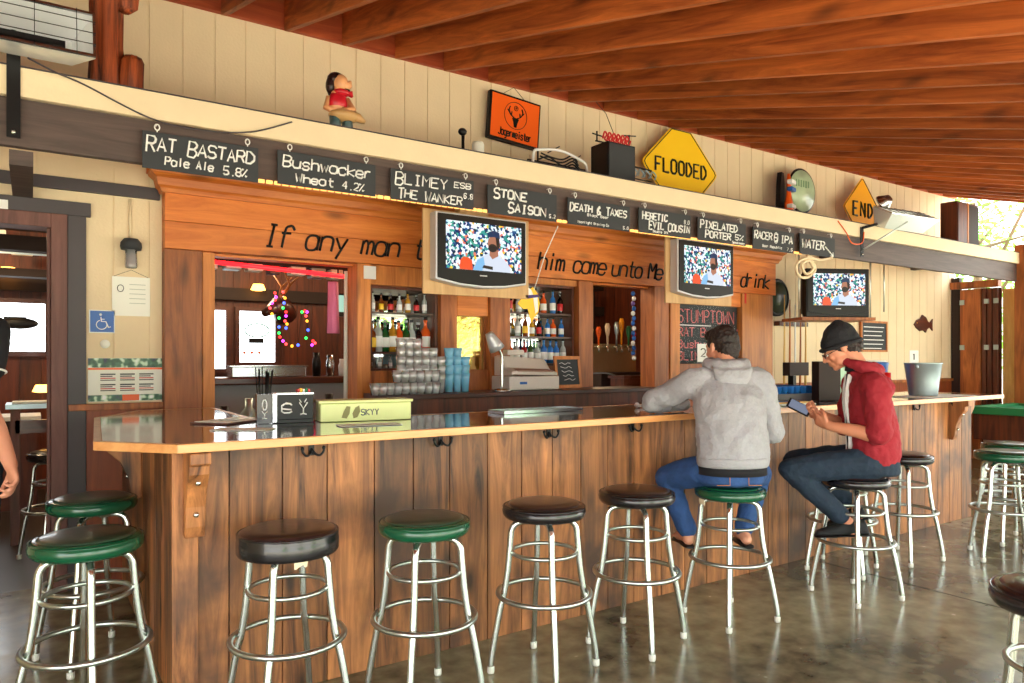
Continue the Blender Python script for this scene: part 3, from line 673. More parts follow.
# unlit ALE neon
ns = thing('neon_sign', 'unlit neon sign with white arched tube and ALES letters on the ledge', 'neon sign', (3.56, 4.62, LZ))
mb = MB(); mb.tube(smooth2([(-.27,0,.0),(-.27,0,.2),(-.2,0,.24),(0,0,.262),(.2,0,.22),(.27,0,.17),(.27,0,0)]), .011, 8); BB(mb, 'arched_tube', M['white'], ns)
for k in range(7):
    mb = MB(); z = .07+.025*k; mb.tube(smooth2([(-.24+.01*k,.02,z),(-.1,.02,z+.03*math.sin(k*2)),(.03,.02,z-.02),(.14,.02,z+.03),(.25-.01*k,.02,z-.02)]), .007, 5); BB(mb, 'dark_tube', M['black'], ns)
mb = MB(); mb.text('ALES', (-.09, -.012, .03), EX, EZ, .07, .0065, adv=.06, wd=.7); BB(mb, 'tube_letters', M['white'], ns)
mb = MB(); mb.box(-.3, .3, .035, .045, .04, .05); mb.box(-.3,.3,.035,.045,.15,.16); mb.box(-.2,-.19,.04,.05,0,.26); mb.box(.19,.2,.04,.05,0,.24); mb.tube([(-.1,.04,.24),(.02,.04,.31)], .005, 5); mb.tube([(.14,.04,.2),(.24,.04,.27)], .005, 5); BB(mb, 'support_rack', M['black'], ns)
# black box with red neon
bx = thing('black_box', 'black box on the ledge beside the yellow FLOODED sign', 'box', (4.22, 4.72, LZ))
mb = MB(); mb.box(-.16, .16, -.1, .12, 0, .43); BB(mb, 'case', M['black'], bx, bev=.006)
mb = MB(); mb.box(-.145, .145, -.106, -.101, .015, .415); BB(mb, 'front_grille', M['slate'], bx)
rn = thing('red_neon', 'unlit red script neon tubes lying on top of the black box', 'neon sign', (4.2, 4.70, LZ+.434))
for k in range(6):
    mb = MB(); x = -.14+.05*k; mb.tube(smooth2([(x,-.02,.03),(x+.02,-.02,.09),(x+.045,-.02,.07),(x+.02,-.02,.03),(x+.05,-.02,.02),(x+.07,-.02,.06)]), .0075, 6); BB(mb, 'red_tube', M['red'], rn)
mb = MB(); mb.box(-.2, .2, .0, .01, .0, .01); mb.box(-.19, -.18, 0, .01, 0, .09); mb.box(.18,.19,0,.01,0,.12); mb.tube([(-.24,0,.06),(-.1,0,.05)],.006,5); mb.tube([(.1,0,.1),(.26,0,.12)],.006,5); BB(mb, 'rack', M['black'], rn)
mb = MB(); mb.tube([(0,0,.1),(.0,.1,.3),(0,.4,.62)], .003, 4); BB(mb, 'hanging_wire', M['black'], rn)
gn = thing('wall_neon', 'small grey unlit neon tube rack between black box and FLOODED sign', 'neon sign', (4.72, 4.9, 3.12))
mb = MB()
for k in range(5): mb.tube(smooth2([(-.2+.08*k,0,.0),(-.18+.08*k,0,.06),(-.13+.08*k,0,.03),(-.15+.08*k,0,-.01)]), .008, 5)
BB(mb, 'tubes', M['galv'], gn)
mb = MB(); mb.tube([(-.4,.02,.09),(.15,.02,.075)], .009, 5); mb.tube([(-.4,.02,-.02),(.15,.02,-.03)], .006, 5); mb.tube([(-.1,.02,.08),(-.1,.3,.08)], .006, 5); BB(mb, 'rack', M['black'], gn)
# road signs
def roadsign(label, loc, a, topcut, m, word, hh, adv, rot=0):
    s = thing('road_sign', label, 'road sign', loc, rot)
    def dia(a):
        q = [(-a, 0), (-a*.96, -a*.07), (-a*.07, -a*.96), (0, -a*.985), (a*.07, -a*.96), (a*.96, -a*.07), (a, 0), (a*.96, a*.07)]
        tz = min(topcut, a*.96) - (0 if topcut < a*.9 else 0); q += [(a-tz, tz), (-(a-tz), tz)] if topcut < a*.9 else [(a*.05, a*.96), (-a*.05, a*.96)]
        return q+[(-a*.96, a*.07)]
    mb = MB(); mb.prism(dia(a), (0,0,0), EX, EZ, (0,.004,0)); BB(mb, 'sign_plate', M[m], s)
    mb = MB(); q = dia(a*.955); mb.tube([V((x, -.0015, z)) for x, z in q], .0055, 4, True); BB(mb, 'border', M['black'], s)
    L = adv*(len(word)-1)+hh*.55; mb = MB(); mb.text(word, (-L/2, -.003, -hh/2), EX, EZ, hh, hh*.095, adv=adv, wd=.55); BB(mb, 'sign_lettering', M['black'], s)
    return s
fs = roadsign('yellow diamond road sign reading FLOODED', (5.42, 5.06, 3.33), .53, .375, 'yellow', 'FLOODED', .135, .108)
es = roadsign('amber diamond road sign reading END', (8.66, 5.06, 3.29), .41, .40, 'yellow2', 'END', .17, .165)
# round mirror and bottle shaped sign
rm_ = thing('round_sign', 'round pale green beer mirror in a dark rim on the ledge', 'sign', (7.33, 5.0, 3.34))
MY = Matrix.Rotation(math.pi/2, 4, 'X')
mb = MB(); mb.M = MY; mb.lathe([(0,0),(.25,0),(.26,-.01),(.25,-.02),(.235,-.022)], n=32); BB(mb, 'rim', M['black'], rm_)
mb = MB(); mb.M = MY; mb.lathe([(0,.006),(.236,.004),(.236,.0),(0,0)], n=32); BB(mb, 'face', mat('pale_green_face', c(196,222,184), .25, var=.18, vscale=8), rm_)
mb = MB(); 
for k in range(6): mb.box(-.13+.045*k, -.105+.045*k, -.0085, -.007, .04+.006*(k % 2), .12)
BB(mb, 'faded_band', mat('faded_green', c(120,160,120), .4), rm_)
sd = thing('bottle_sign', 'narrow orange and blue beer display with its shadow as a black panel, leaning by the round mirror', 'sign', (7.0, 4.93, LZ), math.radians(18))
mb = MB(); mb.prism([(-.06,0),(.1,0),(.1,.55),(.07,.66),(.0,.66),(-.04,.5),(-.06,.3)], (-.035,.075,0), EX, EZ, (0,.05,0)); mb.M = None; BB(mb, 'back_panel', M['black'], sd)  # black panel stands in for the shadow beside the bottle
mb = MB(); mb.loft([[V((.03+w_*math.cos(a), .02+w_*.6*math.sin(a), z)) for a in [k*math.pi/6 for k in range(12)]] for z, w_ in ((0,.075),(.3,.078),(.38,.05),(.46,.035),(.56,.04),(.64,.025))]); BB(mb, 'bottle_body', M['orange'], sd)
for z, m_ in ((.06,'white'),(.16,'blue'),(.25,'white'),(.44,'blue'),(.52,'white')):
    mb = MB(); mb.box(-.05, .09, -.045, .02, z, z+.045); BB(mb, 'label_patch', M[m_], sd, bev=.01)
# small jar + microphone
jb = MB(); jb.lathe([(0,0),(.045,0),(.047,.18),(.04,.2),(0,.2)], (xat(478, 4.62), 4.62, LZ), 16); tag(jb.build('white_jar', M['paper']), 'plain white jar below the orange stag sign', 'jar')
mc = thing('microphone', 'black microphone on a stick standing left of the orange sign', 'microphone', (xat(463, 4.6), 4.6, LZ))
mb = MB(); mb.tube([(0,0,0),(0,0,.22)], .012, 8); mb.lathe([(0,0),(.04,0),(.04,.01),(0,.012)], n=14); BB(mb, 'stand', M['black'], mc)
mb = MB(); mb.sphere((-.01,-.01,.245), (.034,.03,.028)); BB(mb, 'head', M['black'], mc)
# figurine
fg = thing('figurine', 'small seated painted figurine with dark hair and red shirt on the ledge', 'figurine', (1.62, 4.42, LZ+.003))
fp = {k: mat('fig_'+k, c(*v), .35) for k, v in dict(skin=(222,160,110), red=(190,24,40), tan=(190,150,96), teal=(70,96,100), hair=(38,18,18), cream=(232,212,170)).items()}
mb = MB()
for zz, w_, d_ in ((.0,.0,0),): pass
mb.sphere((0,0,.19), (.058,.05,.085), 16, 10); mb.sphere((0,-.005,.255), (.045,.036,.03), 14, 8); mb.tube([(0,0,.25),(.01,-.01,.30)], .024, 10); mb.sphere((.015,-.012,.325), (.05,.054,.058), 16, 10)
mb.sphere((.05,-.045,.31), (.03,.022,.025), 10, 6); mb.sphere((.065,-.05,.33), (.012,.012,.012), 8, 5); mb.tube([(-.055,0,.23),(-.075,.0,.16),(-.03,-.05,.13)], .02, 8); mb.tube([(.055,-.01,.23),(.085,-.05,.16),(.03,-.07,.14)], .02, 8)
BB(mb, 'body', fp['skin'], fg)
mb = MB(); mb.sphere((0,.0,.205), (.064,.056,.07), 16, 8); mb.sphere((.02,-.02,.265), (.055,.045,.025), 12, 6); mb.prism([(0,0),(.05,.02),(.055,-.015)], (.03,-.05,.26), EX, EZ, (0,.03,0)); BB(mb, 'red_shirt', fp['red'], fg)
mb = MB(); mb.sphere((-.005,.015,.35), (.058,.058,.05), 14, 8); mb.sphere((-.045,.01,.31), (.028,.04,.055), 10, 7); mb.sphere((-.02,.03,.29), (.04,.03,.05), 10, 7); BB(mb, 'hair', fp['hair'], fg)
mb = MB(); mb.sphere((.045,-.03,.278), (.03,.022,.02), 10, 6); BB(mb, 'beard', fp['hair'], fg)
mb = MB(); mb.sphere((.03,-.03,.115), (.1,.075,.042), 16, 8); mb.tube([(.05,-.06,.12),(.12,-.05,.115),(.165,-.04,.10)], [.034,.03,.014], 10); BB(mb, 'tan_breeches', fp['tan'], fg)
mb = MB(); mb.tube([(-.03,-.03,.1),(-.03,-.05,.02)], .034, 10); mb.tube([(.05,-.03,.1),(.05,-.05,.02)], .034, 10); mb.box(-.06, .09, -.09, .04, 0, .02); BB(mb, 'teal_boots', fp['teal'], fg)
# rough wooden stump
st = thing('wood_carving', 'rough reddish driftwood stump standing on the ledge by the heater', 'wood carving', (.36, 4.52, LZ))
def rough(nm, x, y, prof, s):
    mb = MB(); rr = random.Random(s); rings = []
    for z, r_, dx in prof:
        rings.append([V((x+dx+r_*(1+.18*math.sin(5*a+s)+.12*math.sin(11*a+z*6))*math.cos(a), y+r_*.8*(1+.15*math.sin(7*a+s))*math.sin(a), z)) for a in [k*math.pi/14 for k in range(28)]])
    mb.loft(rings); return BB(mb, nm, wood('stump_'+nm, c(28,12,7), c(190,88,36), 'z', .6, 14, 0, .4, bump=.8), st)
rough('trunk', -.015, 0, [(0,.085,0),(.12,.08,0),(.3,.068,-.005),(.5,.072,.0),(.62,.082,.012),(.72,.08,.01)], 1)
rough('side_stump', .10, -.02, [(0,.055,0),(.15,.052,0),(.23,.05,.005),(.26,.035,.01)], 2)
rough('burl', .075, -.02, [(.49,.02,0),(.52,.05,0),(.6,.055,0),(.66,.03,0)], 3)
# heaters
M['reflector'] = mat('reflector', c(236,240,242), .3, .4)
def heater(label, loc, rot):
    h = thing('patio_heater', label, 'patio heater', loc, rot); W, H, D = 1.0, .24, .2
    mb = MB(); f = .001
    for a in ((-W/2, W/2, .0, .012, H-.012, H), (-W/2, W/2, 0, .012, 0, .012), (-W/2, -W/2+.012, 0, .012, .012, H-.012), (W/2-.012, W/2, 0, .012, .012, H-.012)): mb.box(*a)
    BB(mb, 'front_rim', M['steel'], h)
    mb = MB(); a = [(-W/2,.012,0),(W/2,.012,0),(W/2,.012,H),(-W/2,.012,H)]; b = [(-W/2+.09,D,.06),(W/2-.09,D,.06),(W/2-.09,D,H-.05),(-W/2+.09,D,H-.05)]
    t2 = lambda p_, k: V(p_)+V((0,k,0))
    mb.add([V(q) for q in a+b]+[t2(q,.006) for q in a+b], [(0,1,5,4),(1,2,6,5),(2,3,7,6),(3,0,4,7),(4,5,6,7),(8,12,13,9),(9,13,14,10),(10,14,15,11),(11,15,12,8),(12,15,14,13)]); BB(mb, 'reflector', M['reflector'], h, recalc=False)
    mb = MB(); mb.box(-W/2+.12, W/2-.12, D-.07, D-.03, .11, .14); BB(mb, 'burner', M['black'], h)
    mb = MB(); 
    for k in range(6): mb.box(-W/2+.08+.168*k, -W/2+.083+.168*k, -.008, -.005, 0, H)
    for z in (.06, .12, .18): mb.box(-W/2, W/2, -.008, -.005, z, z+.003)
    BB(mb, 'wire_guard', M['black'], h)
    return h
h1 = heater('wide metal patio heater with wire guard above the doorway at left', (-.24, 3.98, 2.87), 0); h1.rotation_euler = (math.radians(-14), 0, 0)
h2 = heater('metal patio heater on an arm beside the END sign', (7.78, 3.95, 2.93), math.radians(-8)); h2.scale = (.8, .9, 1); h2.rotation_euler = (math.radians(-62), 0, math.radians(-6))
for x, lb in ((-.07, 'black metal strap bolted to the beam under the left heater'), (xat(862, BY-.04), 'black metal strap bolted to the beam left of the far heater')):
    b = thing('bracket', lb, 'bracket', (x, BY-.005, 2.6), 0)
    mb = MB(); z1 = 2.96 if x < 1 else 2.80; y0 = BY-.042; mb.box(x-.028, x+.028, y0, y0+.006, 2.49, z1); mb.build('strap', M['black'], b)
    mb = MB(); mb.tube([(x, y0, z1-.01), (x+(0 if x < 1 else .42), y0-.04, z1+(.03 if x < 1 else .10))], .014, 8); mb.build('arm', M['black'], b)
    if x > 1: mb = MB(); mb.tube([(x, y0-.004, 2.56), (x+.42, y0-.25, 2.86)], .009, 6); mb.build('brace', M['chrome_dull'], b)
    mb = MB(); mb.sphere((x, y0-.003, 2.515), .012, 8, 5); mb.build('bolt', M['chrome'], b)
# flood lamp cluster by END
fl_ = thing('flood_lamp', 'small round flood lamp between END sign and far heater', 'lamp', (xat(884, 4.35), 4.35, LZ))
mb = MB(); mb.tube([(0,0,0),(0,0,.27)], .015, 8); mb.box(-.06,.06,-.05,.05,0,.015); BB(mb, 'stem', M['black'], fl_)
mb = MB(); mb.lathe([(0,.06),(.04,.055),(.06,.02),(.095,-.03),(.1,-.045),(0,-.04)], (0,-.02,.33), 18, M3('X', 60)); BB(mb, 'lamp_head', M['steel'], fl_)
# cords
def cord(name, label, pts, r, m, k=6): mb = MB(); mb.tube(smooth2([tuple(q) for q in pts], 8), r, 6); return tag(mb.build(name, m), label, 'cord')
cy = BY-.045
cord('cable', 'thin dark cable drooping from the left heater over the cream ledge', [at(28, 58, 4.05), at(55, 72, 4.15), at(85, 85, cy), at(150, 118, cy), at(200, 130, cy), at(250, 132, cy), at(292, 122, cy)], .0045, M['trim_dark'])
cord('orange_cord', 'orange cord looping down from the ledge under the END sign', [at(838, 221, cy), at(846, 232, cy), at(852, 243, cy), at(862, 243, cy), at(864, 232, cy)], .006, M['orange'])
cy = BY-.06
cord('coiled_cord', 'cream coiled cord hanging below the WATER board', [at(816, 259, cy), at(803, 259, cy), at(796, 266, cy), at(799, 276, cy), at(808, 277, cy), at(815, 270, cy), at(811, 261, cy), at(802, 264, cy), at(806, 274, cy), at(813, 268, cy), at(807, 256, cy), at(818, 260, cy), at(832, 258, cy)], .014, M['fascia'])
# speaker cabinet on the ledge
sp_ = thing('speaker_cabinet', 'dark brown wooden cabinet standing at the far end of the ledge', 'cabinet', (9.93, 4.40, LZ+.004), 0)
mb = MB(); mb.box(-.29, .27, 0, .2, 0, .56); BB(mb, 'case', M['dark_wood_z'], sp_, bev=.005)
mb = MB(); mb.box(-.28, -.05, -.012, -.001, .03, .53); BB(mb, 'left_front', M['dark_wood_z'], sp_); mb = MB(); mb.box(-.035, -.01, -.014, -.001, 0, .56); BB(mb, 'edge_strip', M['post_lt'], sp_); mb = MB(); mb.box(.0, .26, -.012, -.001, .03, .53); BB(mb, 'right_front', M['int_dark'], sp_)
def photo_mat():
    m, t, p = newmat('photo_print'); tc = t.nodes.new('ShaderNodeTexCoord'); vo = t.nodes.new('ShaderNodeTexNoise'); vo.inputs['Scale'].default_value = 22; vo.inputs['Detail'].default_value = 1
    t.links.new(tc.outputs['Object'], vo.inputs['Vector']); r = t.nodes.new('ShaderNodeValToRGB'); e = r.color_ramp.elements
    e[0].position = .3; e[0].color = c(24,34,70); e[1].position = .72; e[1].color = c(240,244,246)
    for a, b_ in ((.42, c(24,80,48)), (.52, c(60,110,80)), (.6, c(190,220,190))): q = e.new(a); q.color = b_
    t.links.new(vo.outputs['Fac'], r.inputs[0]); t.links.new(r.outputs[0], p.inputs['Base Color']); p.inputs['Roughness'].default_value = .4
    return m
# ---- wall bits at left
sc_ = thing('wall_light', 'small wall lantern with grey cap and glass jar above the notice', 'wall light', (xat(131, YW-.06), YW-.06, 1.9))
x = sc_.location.x
z = at(131, 250, YW-.06).z
mb = MB(); mb.lathe([(0,z+.075),(.04,z+.07),(.06,z+.045),(.063,z+.02),(.058,z),(0,z)], (x, YW-.065, 0), 18); mb.build('cap', M['slate'], sc_)
mb = MB(); mb.lathe([(.034,z),(.036,z-.1),(.034,z-.115),(.0,z-.118)], (x, YW-.065, 0), 16); mb.build('glass_jar', M['glass'], sc_)
mb = MB(); mb.lathe([(0,z-.01),(.02,z-.015),(.024,z-.06),(.016,z-.1),(0,z-.1)], (x, YW-.065, 0), 12); mb.build('bulb', mat('maroon', c(96,30,44), .4), sc_)
mb = MB(); mb.tube([(x, YW-.012, z+.06), (x, YW-.012, 2.44)], .009, 8); mb.tube([(x, YW-.065, z+.06), (x, YW-.012, z+.06)], .009, 8); mb.build('conduit', M['fascia'], sc_)
def flat(name, label, cat, u0, v0, u1, v1, Y, m, th=.006):
    a, b = at(u0, v0, Y), at(u1, v1, Y); zt = at((u0+u1)/2, v0, Y).z; zb = at((u0+u1)/2, v1, Y).z
    t = thing(name, label, cat, ((a.x+b.x)/2, Y, zb)); mb = MB(); mb.box(a.x, b.x, Y, Y+th, zb, zt); mb.build('sheet', m, t)
    return t, a.x, b.x, zb, zt
YF = YW-.009
t_, x0, x1, z0, z1 = flat('notice', 'faded pale notice sheet hanging under the wall lantern', 'notice', 112, 277, 150, 316, YF, M['paper'], .004)
mb = MB(); W, H = x1-x0, z1-z0
mb.tube([(x0+W*.22+.018*math.cos(a), YF-.001, z1-H*.3+.022*math.sin(a)) for a in [k*.6 for k in range(10)]], .0025, 4, True); mb.build('emblem', M['slate'], t_)
for k in range(5): mb = MB(); mb.box(x0+W*.45, x1-W*.12, YF-.0012, YF-.0002, z1-H*(.2+.12*k), z1-H*(.185+.12*k)); mb.build('text_line', mat('faded_text', c(176,186,176), .8) if k == 0 else bpy.data.materials['faded_text'], t_)
mb = MB(); mb.tube([(x0+.01, YF-.001, z1), ((x0+x1)/2, YF, z1+.045), (x1-.01, YF-.001, z1)], .0015, 4); mb.build('string', M['slate'], t_)
t_, x0, x1, z0, z1 = flat('accessible_sign', 'small blue and white wheelchair sign on the siding', 'sign', 89, 310, 115, 333, YF, M['white'])
cx, cz, hh = (x0+x1)/2, (z0+z1)/2, (z1-z0)
mb = MB(); mb.box(x0+.006, x1-.006, YF-.0012, YF-.0001, z0+.006, z1-.006); mb.build('blue_field', M['blue'], t_)
mb = MB(); y = YF-.002; q = lambda a, b: (cx+a*hh, y, cz+b*hh)
mb.tube([q(-.02+.2*math.cos(math.radians(a)), -.14+.2*math.sin(math.radians(a))) for a in range(110, 400, 20)], .0035, 4); mb.tube([q(-.05,.2), q(-.03,0), q(.14,0), q(.24,-.26), q(.32,-.22)], .0045, 4); mb.tube([q(-.04,.1), q(.1,.1)], .0035, 4); mb.sphere(q(-.06,.3), (.008,.002,.008), 10, 5); mb.build('wheelchair_symbol', M['white'], t_)
t_, x0, x1, z0, z1 = flat('menu_poster', 'wide printed menu poster with photo strips beside the doorway', 'poster', 88, 358, 162, 401, YF, M['paper'])
W, H = x1-x0, z1-z0; M['poster_photo'] = photo_mat()
mb = MB(); mb.box(x0, x1, YF-.0015, YF-.0002, z1-H*.22, z1-.002); mb.build('photo_strip', M['poster_photo'], t_)
mb = MB(); mb.box(x0, x1, YF-.0015, YF-.0002, z0+.002, z0+H*.15); mb.build('photo_strip', M['poster_photo'], t_)
mb = MB(); mb.box(x0, x1, YF-.0015, YF-.0002, z1-H*.27, z1-H*.225); mb.box(x0+W*.45, x0+W*.68, YF-.0022, YF-.0016, z0+.003, z0+H*.15); mb.build('orange_band', M['orange'], t_)
for i in range(3):
    for j in range(2):
        mb = MB(); xx = x0+W*(.16+.26*i); zz = z1-H*(.36+.24*j); mb.box(xx, xx+W*.2, YF-.0014, YF-.0002, zz-.008, zz); 
        for k in range(3): mb.mi = k % 2; mb.box(xx, xx+W*(.2 if k else .16), YF-.0014, YF-.0002, zz-.02-.012*k, zz-.014-.012*k)
        mb.build('menu_item', [M['slate'], M['red']], t_)
mb = MB(); a = at(105, 344, YF); mb.M = Matrix.Translation(a) @ MY; mb.lathe([(0,0),(.028,0),(.028,.006),(0,.006)], n=20); tag(mb.build('sticker', M['paper']), 'round white sticker just below the wheelchair sign', 'sticker')
t_, x0, x1, z0, z1 = flat('notice', 'small white paper taped above the doorway trim at the left edge', 'notice', -12, 199, 8, 214, YW-.042, M['white'])
t_, x0, x1, z0, z1 = flat('switch_plate', 'white switch plate on the header post right of the open hatch', 'switch', 364, 266, 376, 279, YH+.012, M['white'], .008)
# red tags on header right
for u, lb in ((672+10, 'left'), (708, 'middle'), (745, 'right')):
    a = at(u, 298, YH+.035); mb = MB(); mb.box(a.x-.014, a.x+.014, a.y-.008, a.y, a.z-.06, a.z+.05)
    tag(mb.build('red_tag', M['red']), 'small red tag hanging on the header, %s of three around the chalk specials' % lb, 'tag')
# round dark sign
rs = thing('round_sign', 'dark green oval sign on the siding right of the header', 'sign', (7.06, 5.13, 2.12)); 
mb = MB(); mb.M = MY; mb.lathe([(0,-.06),(.19,-.06),(.215,-.03),(.215,.0),(.19,.012),(.18,0)], n=32); BB(mb, 'rim', M['black'], rs)
mb = MB(); mb.M = MY; mb.lathe([(0,.004),(.179,.002),(.179,-.004),(0,-.004)], n=32); BB(mb, 'face', mat('dark_green_face', c(52,66,48), .35, var=.5, vscale=7), rs)
# cues rack
cr_ = thing('cue_rack', 'brown wooden pool cue rack on the yellowish siding', 'rack', (7.33, 5.16, 1.82))
mb = MB(); mb.box(-.26, .28, -.05, .03, -.02, .03); BB(mb, 'rail', M['dark_wood'], cr_, bev=.004)
mb = MB(); mb.box(-.26, .28, -.08, .03, -1.0, -.97); BB(mb, 'foot_rail', M['dark_wood'], cr_, bev=.004)
for i in range(5):
    mb = MB(); mb.tube([(7.12+.1*i, 5.09, .856), (7.13+.1*i, 5.09, 1.6), (7.13+.1*i, 5.09, 2.15-.05*i)], [.015,.010,.006], 8)
    tag(mb.build('pool_cue', [M['yellow_wood'], M['post_lt'], M['white'], M['post'], M['yellow_wood']][i]), 'slim pool cue standing upright in the wall rack', 'pool cue', 'cues in the wall rack')
t_, x0, x1, z0, z1 = flat('framed_chalkboard', 'small wooden framed chalkboard on the siding behind the beanie', 'chalkboard', 862, 323, 886, 350, YW-.03, M['slate'], .012)
mb = MB(); b = .025
for a in ((x0-b,x1+b,z1,z1+b),(x0-b,x1+b,z0-b,z0),(x0-b,x0,z0,z1),(x1,x1+b,z0,z1)): mb.box(a[0],a[1],YW-.04,YW-.012,a[2],a[3])
mb.build('frame', M['post_lt'], t_)
mb = MB()
for k in range(6): mb.box(x0+.04, x1-.05-.03*(k % 3), YW-.0315, YW-.0302, z1-.06-.055*k, z1-.05-.055*k)
mb.build('chalk_writing', M['chalk'], t_)
fx = thing('fish_plaque', 'brown carved wooden fish plaque on the far siding', 'plaque', (10.4, YW-.021, 1.9))
mb = MB(); mb.prism([(-.25,0),(-.18,.06),(-.08,.09),(-.03,.14),(.06,.11),(.12,.05),(.17,.03),(.25,.09),(.24,0),(.25,-.08),(.17,-.03),(.1,-.06),(.06,-.11),(0,-.08),(-.1,-.09),(-.19,-.05)], (0,0,0), EX, EZ, (0,.02,0)); BB(mb, 'body', M['dark_wood'], fx, bev=.004)
mb = MB(); mb.sphere((-.19,-.003,.02), .008, 8, 5); BB(mb, 'eye', M['yellow'], fx)
mb = MB(); p0 = at(884, 258, 4.4); a = at(884, 312, 4.6); mb.tube([(a.x, 4.6, 2.699), a], .008, 6); tag(mb.build('chain', M['chrome_dull']), 'thin chain hanging right of the far television', 'chain')
# shutters at right end
sh = thing('folding_shutter', 'dark folding wooden shutter with metal hinges at the far right corner', 'shutter', (11.25, 4.9, 0))
mb = MB(); mb.box(11.2, 11.28, 5.08, 5.19, 0, 2.6); mb.build('corner_post', M['int_dark'], sh)
for k, (a, b) in enumerate(((4.80, 5.07), (4.73, 4.785), (4.66, 4.715), (4.585, 4.645))):
    mb = MB(); mb.tint = .9-.2*k; mb.box(11.2, 11.25, a, b, .0, 2.42); mb.build('shutter_leaf', M['post' if k == 0 else 'dark_wood_z'], sh, bev=.005)
mb = MB(); mb.box(11.16, 11.28, 4.56, 5.19, 2.43, 2.53); mb.build('head_rail', M['post'], sh, bev=.004)
mb = MB(); mb.box(11.255, 11.285, 4.56, 5.075, 0, 2.42); mb.build('backing_board', M['dark_wood_z'], sh)
for z in (1.55, 2.2):
    for y in (5.04, 4.72, 4.6): mb = MB(); mb.box(11.185, 11.199, y-.03, y+.03, z, z+.07); mb.build('hinge', M['galv'], sh)
# pool table at far right
ptb = thing('pool_table', 'pool table with green cloth cut by the right edge of the picture', 'pool table', (10.6, 3.3, 0))
X0, X1, Y0, Y1 = 9.75, 11.1, 2.2, 4.35
mb = MB(); mb.box(X0+.1, X1-.1, Y0+.1, Y1-.1, .76, .80); mb.build('cloth', mat('green_cloth', c(20,130,84), .9), ptb)
mb = MB(); mb.box(X0, X0+.11, Y0, Y1, .74, .83); mb.box(X1-.11, X1, Y0, Y1, .74, .83); mb.box(X0+.11, X1-.11, Y0, Y0+.11, .74, .83); mb.box(X0+.11, X1-.11, Y1-.11, Y1, .74, .83); mb.build('rail', M['green'], ptb, bev=.01)
mb = MB(); mb.box(X0+.06, X1-.06, Y0+.06, Y1-.06, .42, .739); mb.build('cabinet', M['dark_wood_z'], ptb, bev=.01)
for x, y in ((X0+.2, Y0+.2), (X1-.2, Y0+.2), (X0+.2, Y1-.2), (X1-.2, Y1-.2)):
    mb = MB(); mb.obox((x, y, .42), (x-.1*(1 if x < 10.5 else -1)*0, y, .0), .12, .12, V((0,1,0))); mb.build('leg', M['chrome_dull'], ptb, bev=.01)
# ---- things on the bar
def lbox(t, x0, x1, y0, y1, z0, z1, nm, m, bev=0): mb = MB(); mb.box(x0, x1, y0, y1, z0, z1); return BB(mb, nm, m, t, bev=bev)
M['skyy'] = mat('skyy_box', c(222,232,156), .25, var=.08, vscale=5)
a = pz(322, 423, 3.6)
tr = thing('garnish_caddy', 'long pale yellow-green condiment tray with dark lettering on the bar', 'bar caddy', (1.44, 3.50, TZ+.001), math.radians(-9))
lbox(tr, -.235, .235, 0, .15, 0, .092, 'bin', M['skyy'], .004); lbox(tr, -.245, .245, -.006, .156, .093, .108, 'lid', M['skyy'], .004)
mb = MB(); mb.text('SKYY', (-.03, -.0015, .03), EX, EZ, .03, .0028, adv=.024, wd=.6); BB(mb, 'lettering', mat('navy', c(20,50,90), .4), tr)
mb = MB(); mb.prism([(-.13,.02),(-.105,.015),(-.09,.04),(-.085,.075),(-.105,.078),(-.12,.05)], (0,-.0012,0), EX, EZ, (0,.001,0)); mb.prism([(-.07,.015),(-.05,.02),(-.035,.05),(-.04,.08),(-.06,.07),(-.075,.04)], (0,-.0012,0), EX, EZ, (0,.001,0)); BB(mb, 'printed_swirl', mat('olive_print', c(132,128,66), .4), tr)
nc = thing('napkin_caddy', 'black bar caddy with white drink drawings and coloured packets', 'bar caddy', (1.10, 3.60, TZ+.001), math.radians(-8))
lbox(nc, -.09, .09, 0, .13, 0, .015, 'base', M['black']); lbox(nc, -.09, .09, 0, .014, .016, .14, 'front_panel', M['black'], .002); lbox(nc, -.09, -.08, .015, .13, .016, .14, 'side_panel', M['black']); lbox(nc, .08, .09, .015, .13, .016, .14, 'side_panel', M['black']); lbox(nc, -.079, .079, .12, .13, .016, .12, 'back_panel', M['black'])
lbox(nc, -.09, .09, -.003, .012, .141, .149, 'top_rim', M['steel'])
mb = MB()
mb.text('C', (-.065, -.002, .05), EX, EZ, .045, .0045, wd=1.1); mb.tube([(-.06,-.002,.085),(-.045,-.002,.1),(-.02,-.002,.095)], .004, 4); mb.tube([(-.062,-.002,.07),(-.018,-.002,.065)], .005, 4); BB(mb, 'burger_drawing', M['chalk'], nc)
mb = MB(); mb.tube([(.02,-.002,.1),(.04,-.002,.068),(.06,-.002,.1)], .004, 4); mb.tube([(.04,-.002,.07),(.04,-.002,.045),(.025,-.002,.04)], .004, 4); mb.tube([(.04,-.002,.045),(.055,-.002,.04)], .004, 4); mb.tube([(.03,-.002,.1),(.02,-.002,.115)], .003, 4); mb.tube([(.045,-.002,.1),(.055,-.002,.118)], .003, 4); BB(mb, 'glass_drawing', M['chalk'], nc)
for k, m_ in enumerate(('red', 'yellow', 'white', 'green', 'red')):
    mb = MB(); mb.box(.02+.013*k, .03+.013*k, .05, .1, .09, .165+.004*(k % 2)); BB(mb, 'packet', M[m_], nc)
sw = thing('straw_holder', 'tall narrow black straw holder with white letters left of the caddy', 'straw holder', (.955, 3.62, TZ+.001), math.radians(-8))
for a in ((-.035,.035,0,.008),(-.035,.035,.062,.07),(-.035,-.027,.0085,.0615),(.027,.035,.0085,.0615)): lbox(sw, *a, 0, .145, 'side_panel', M['black_gloss'])
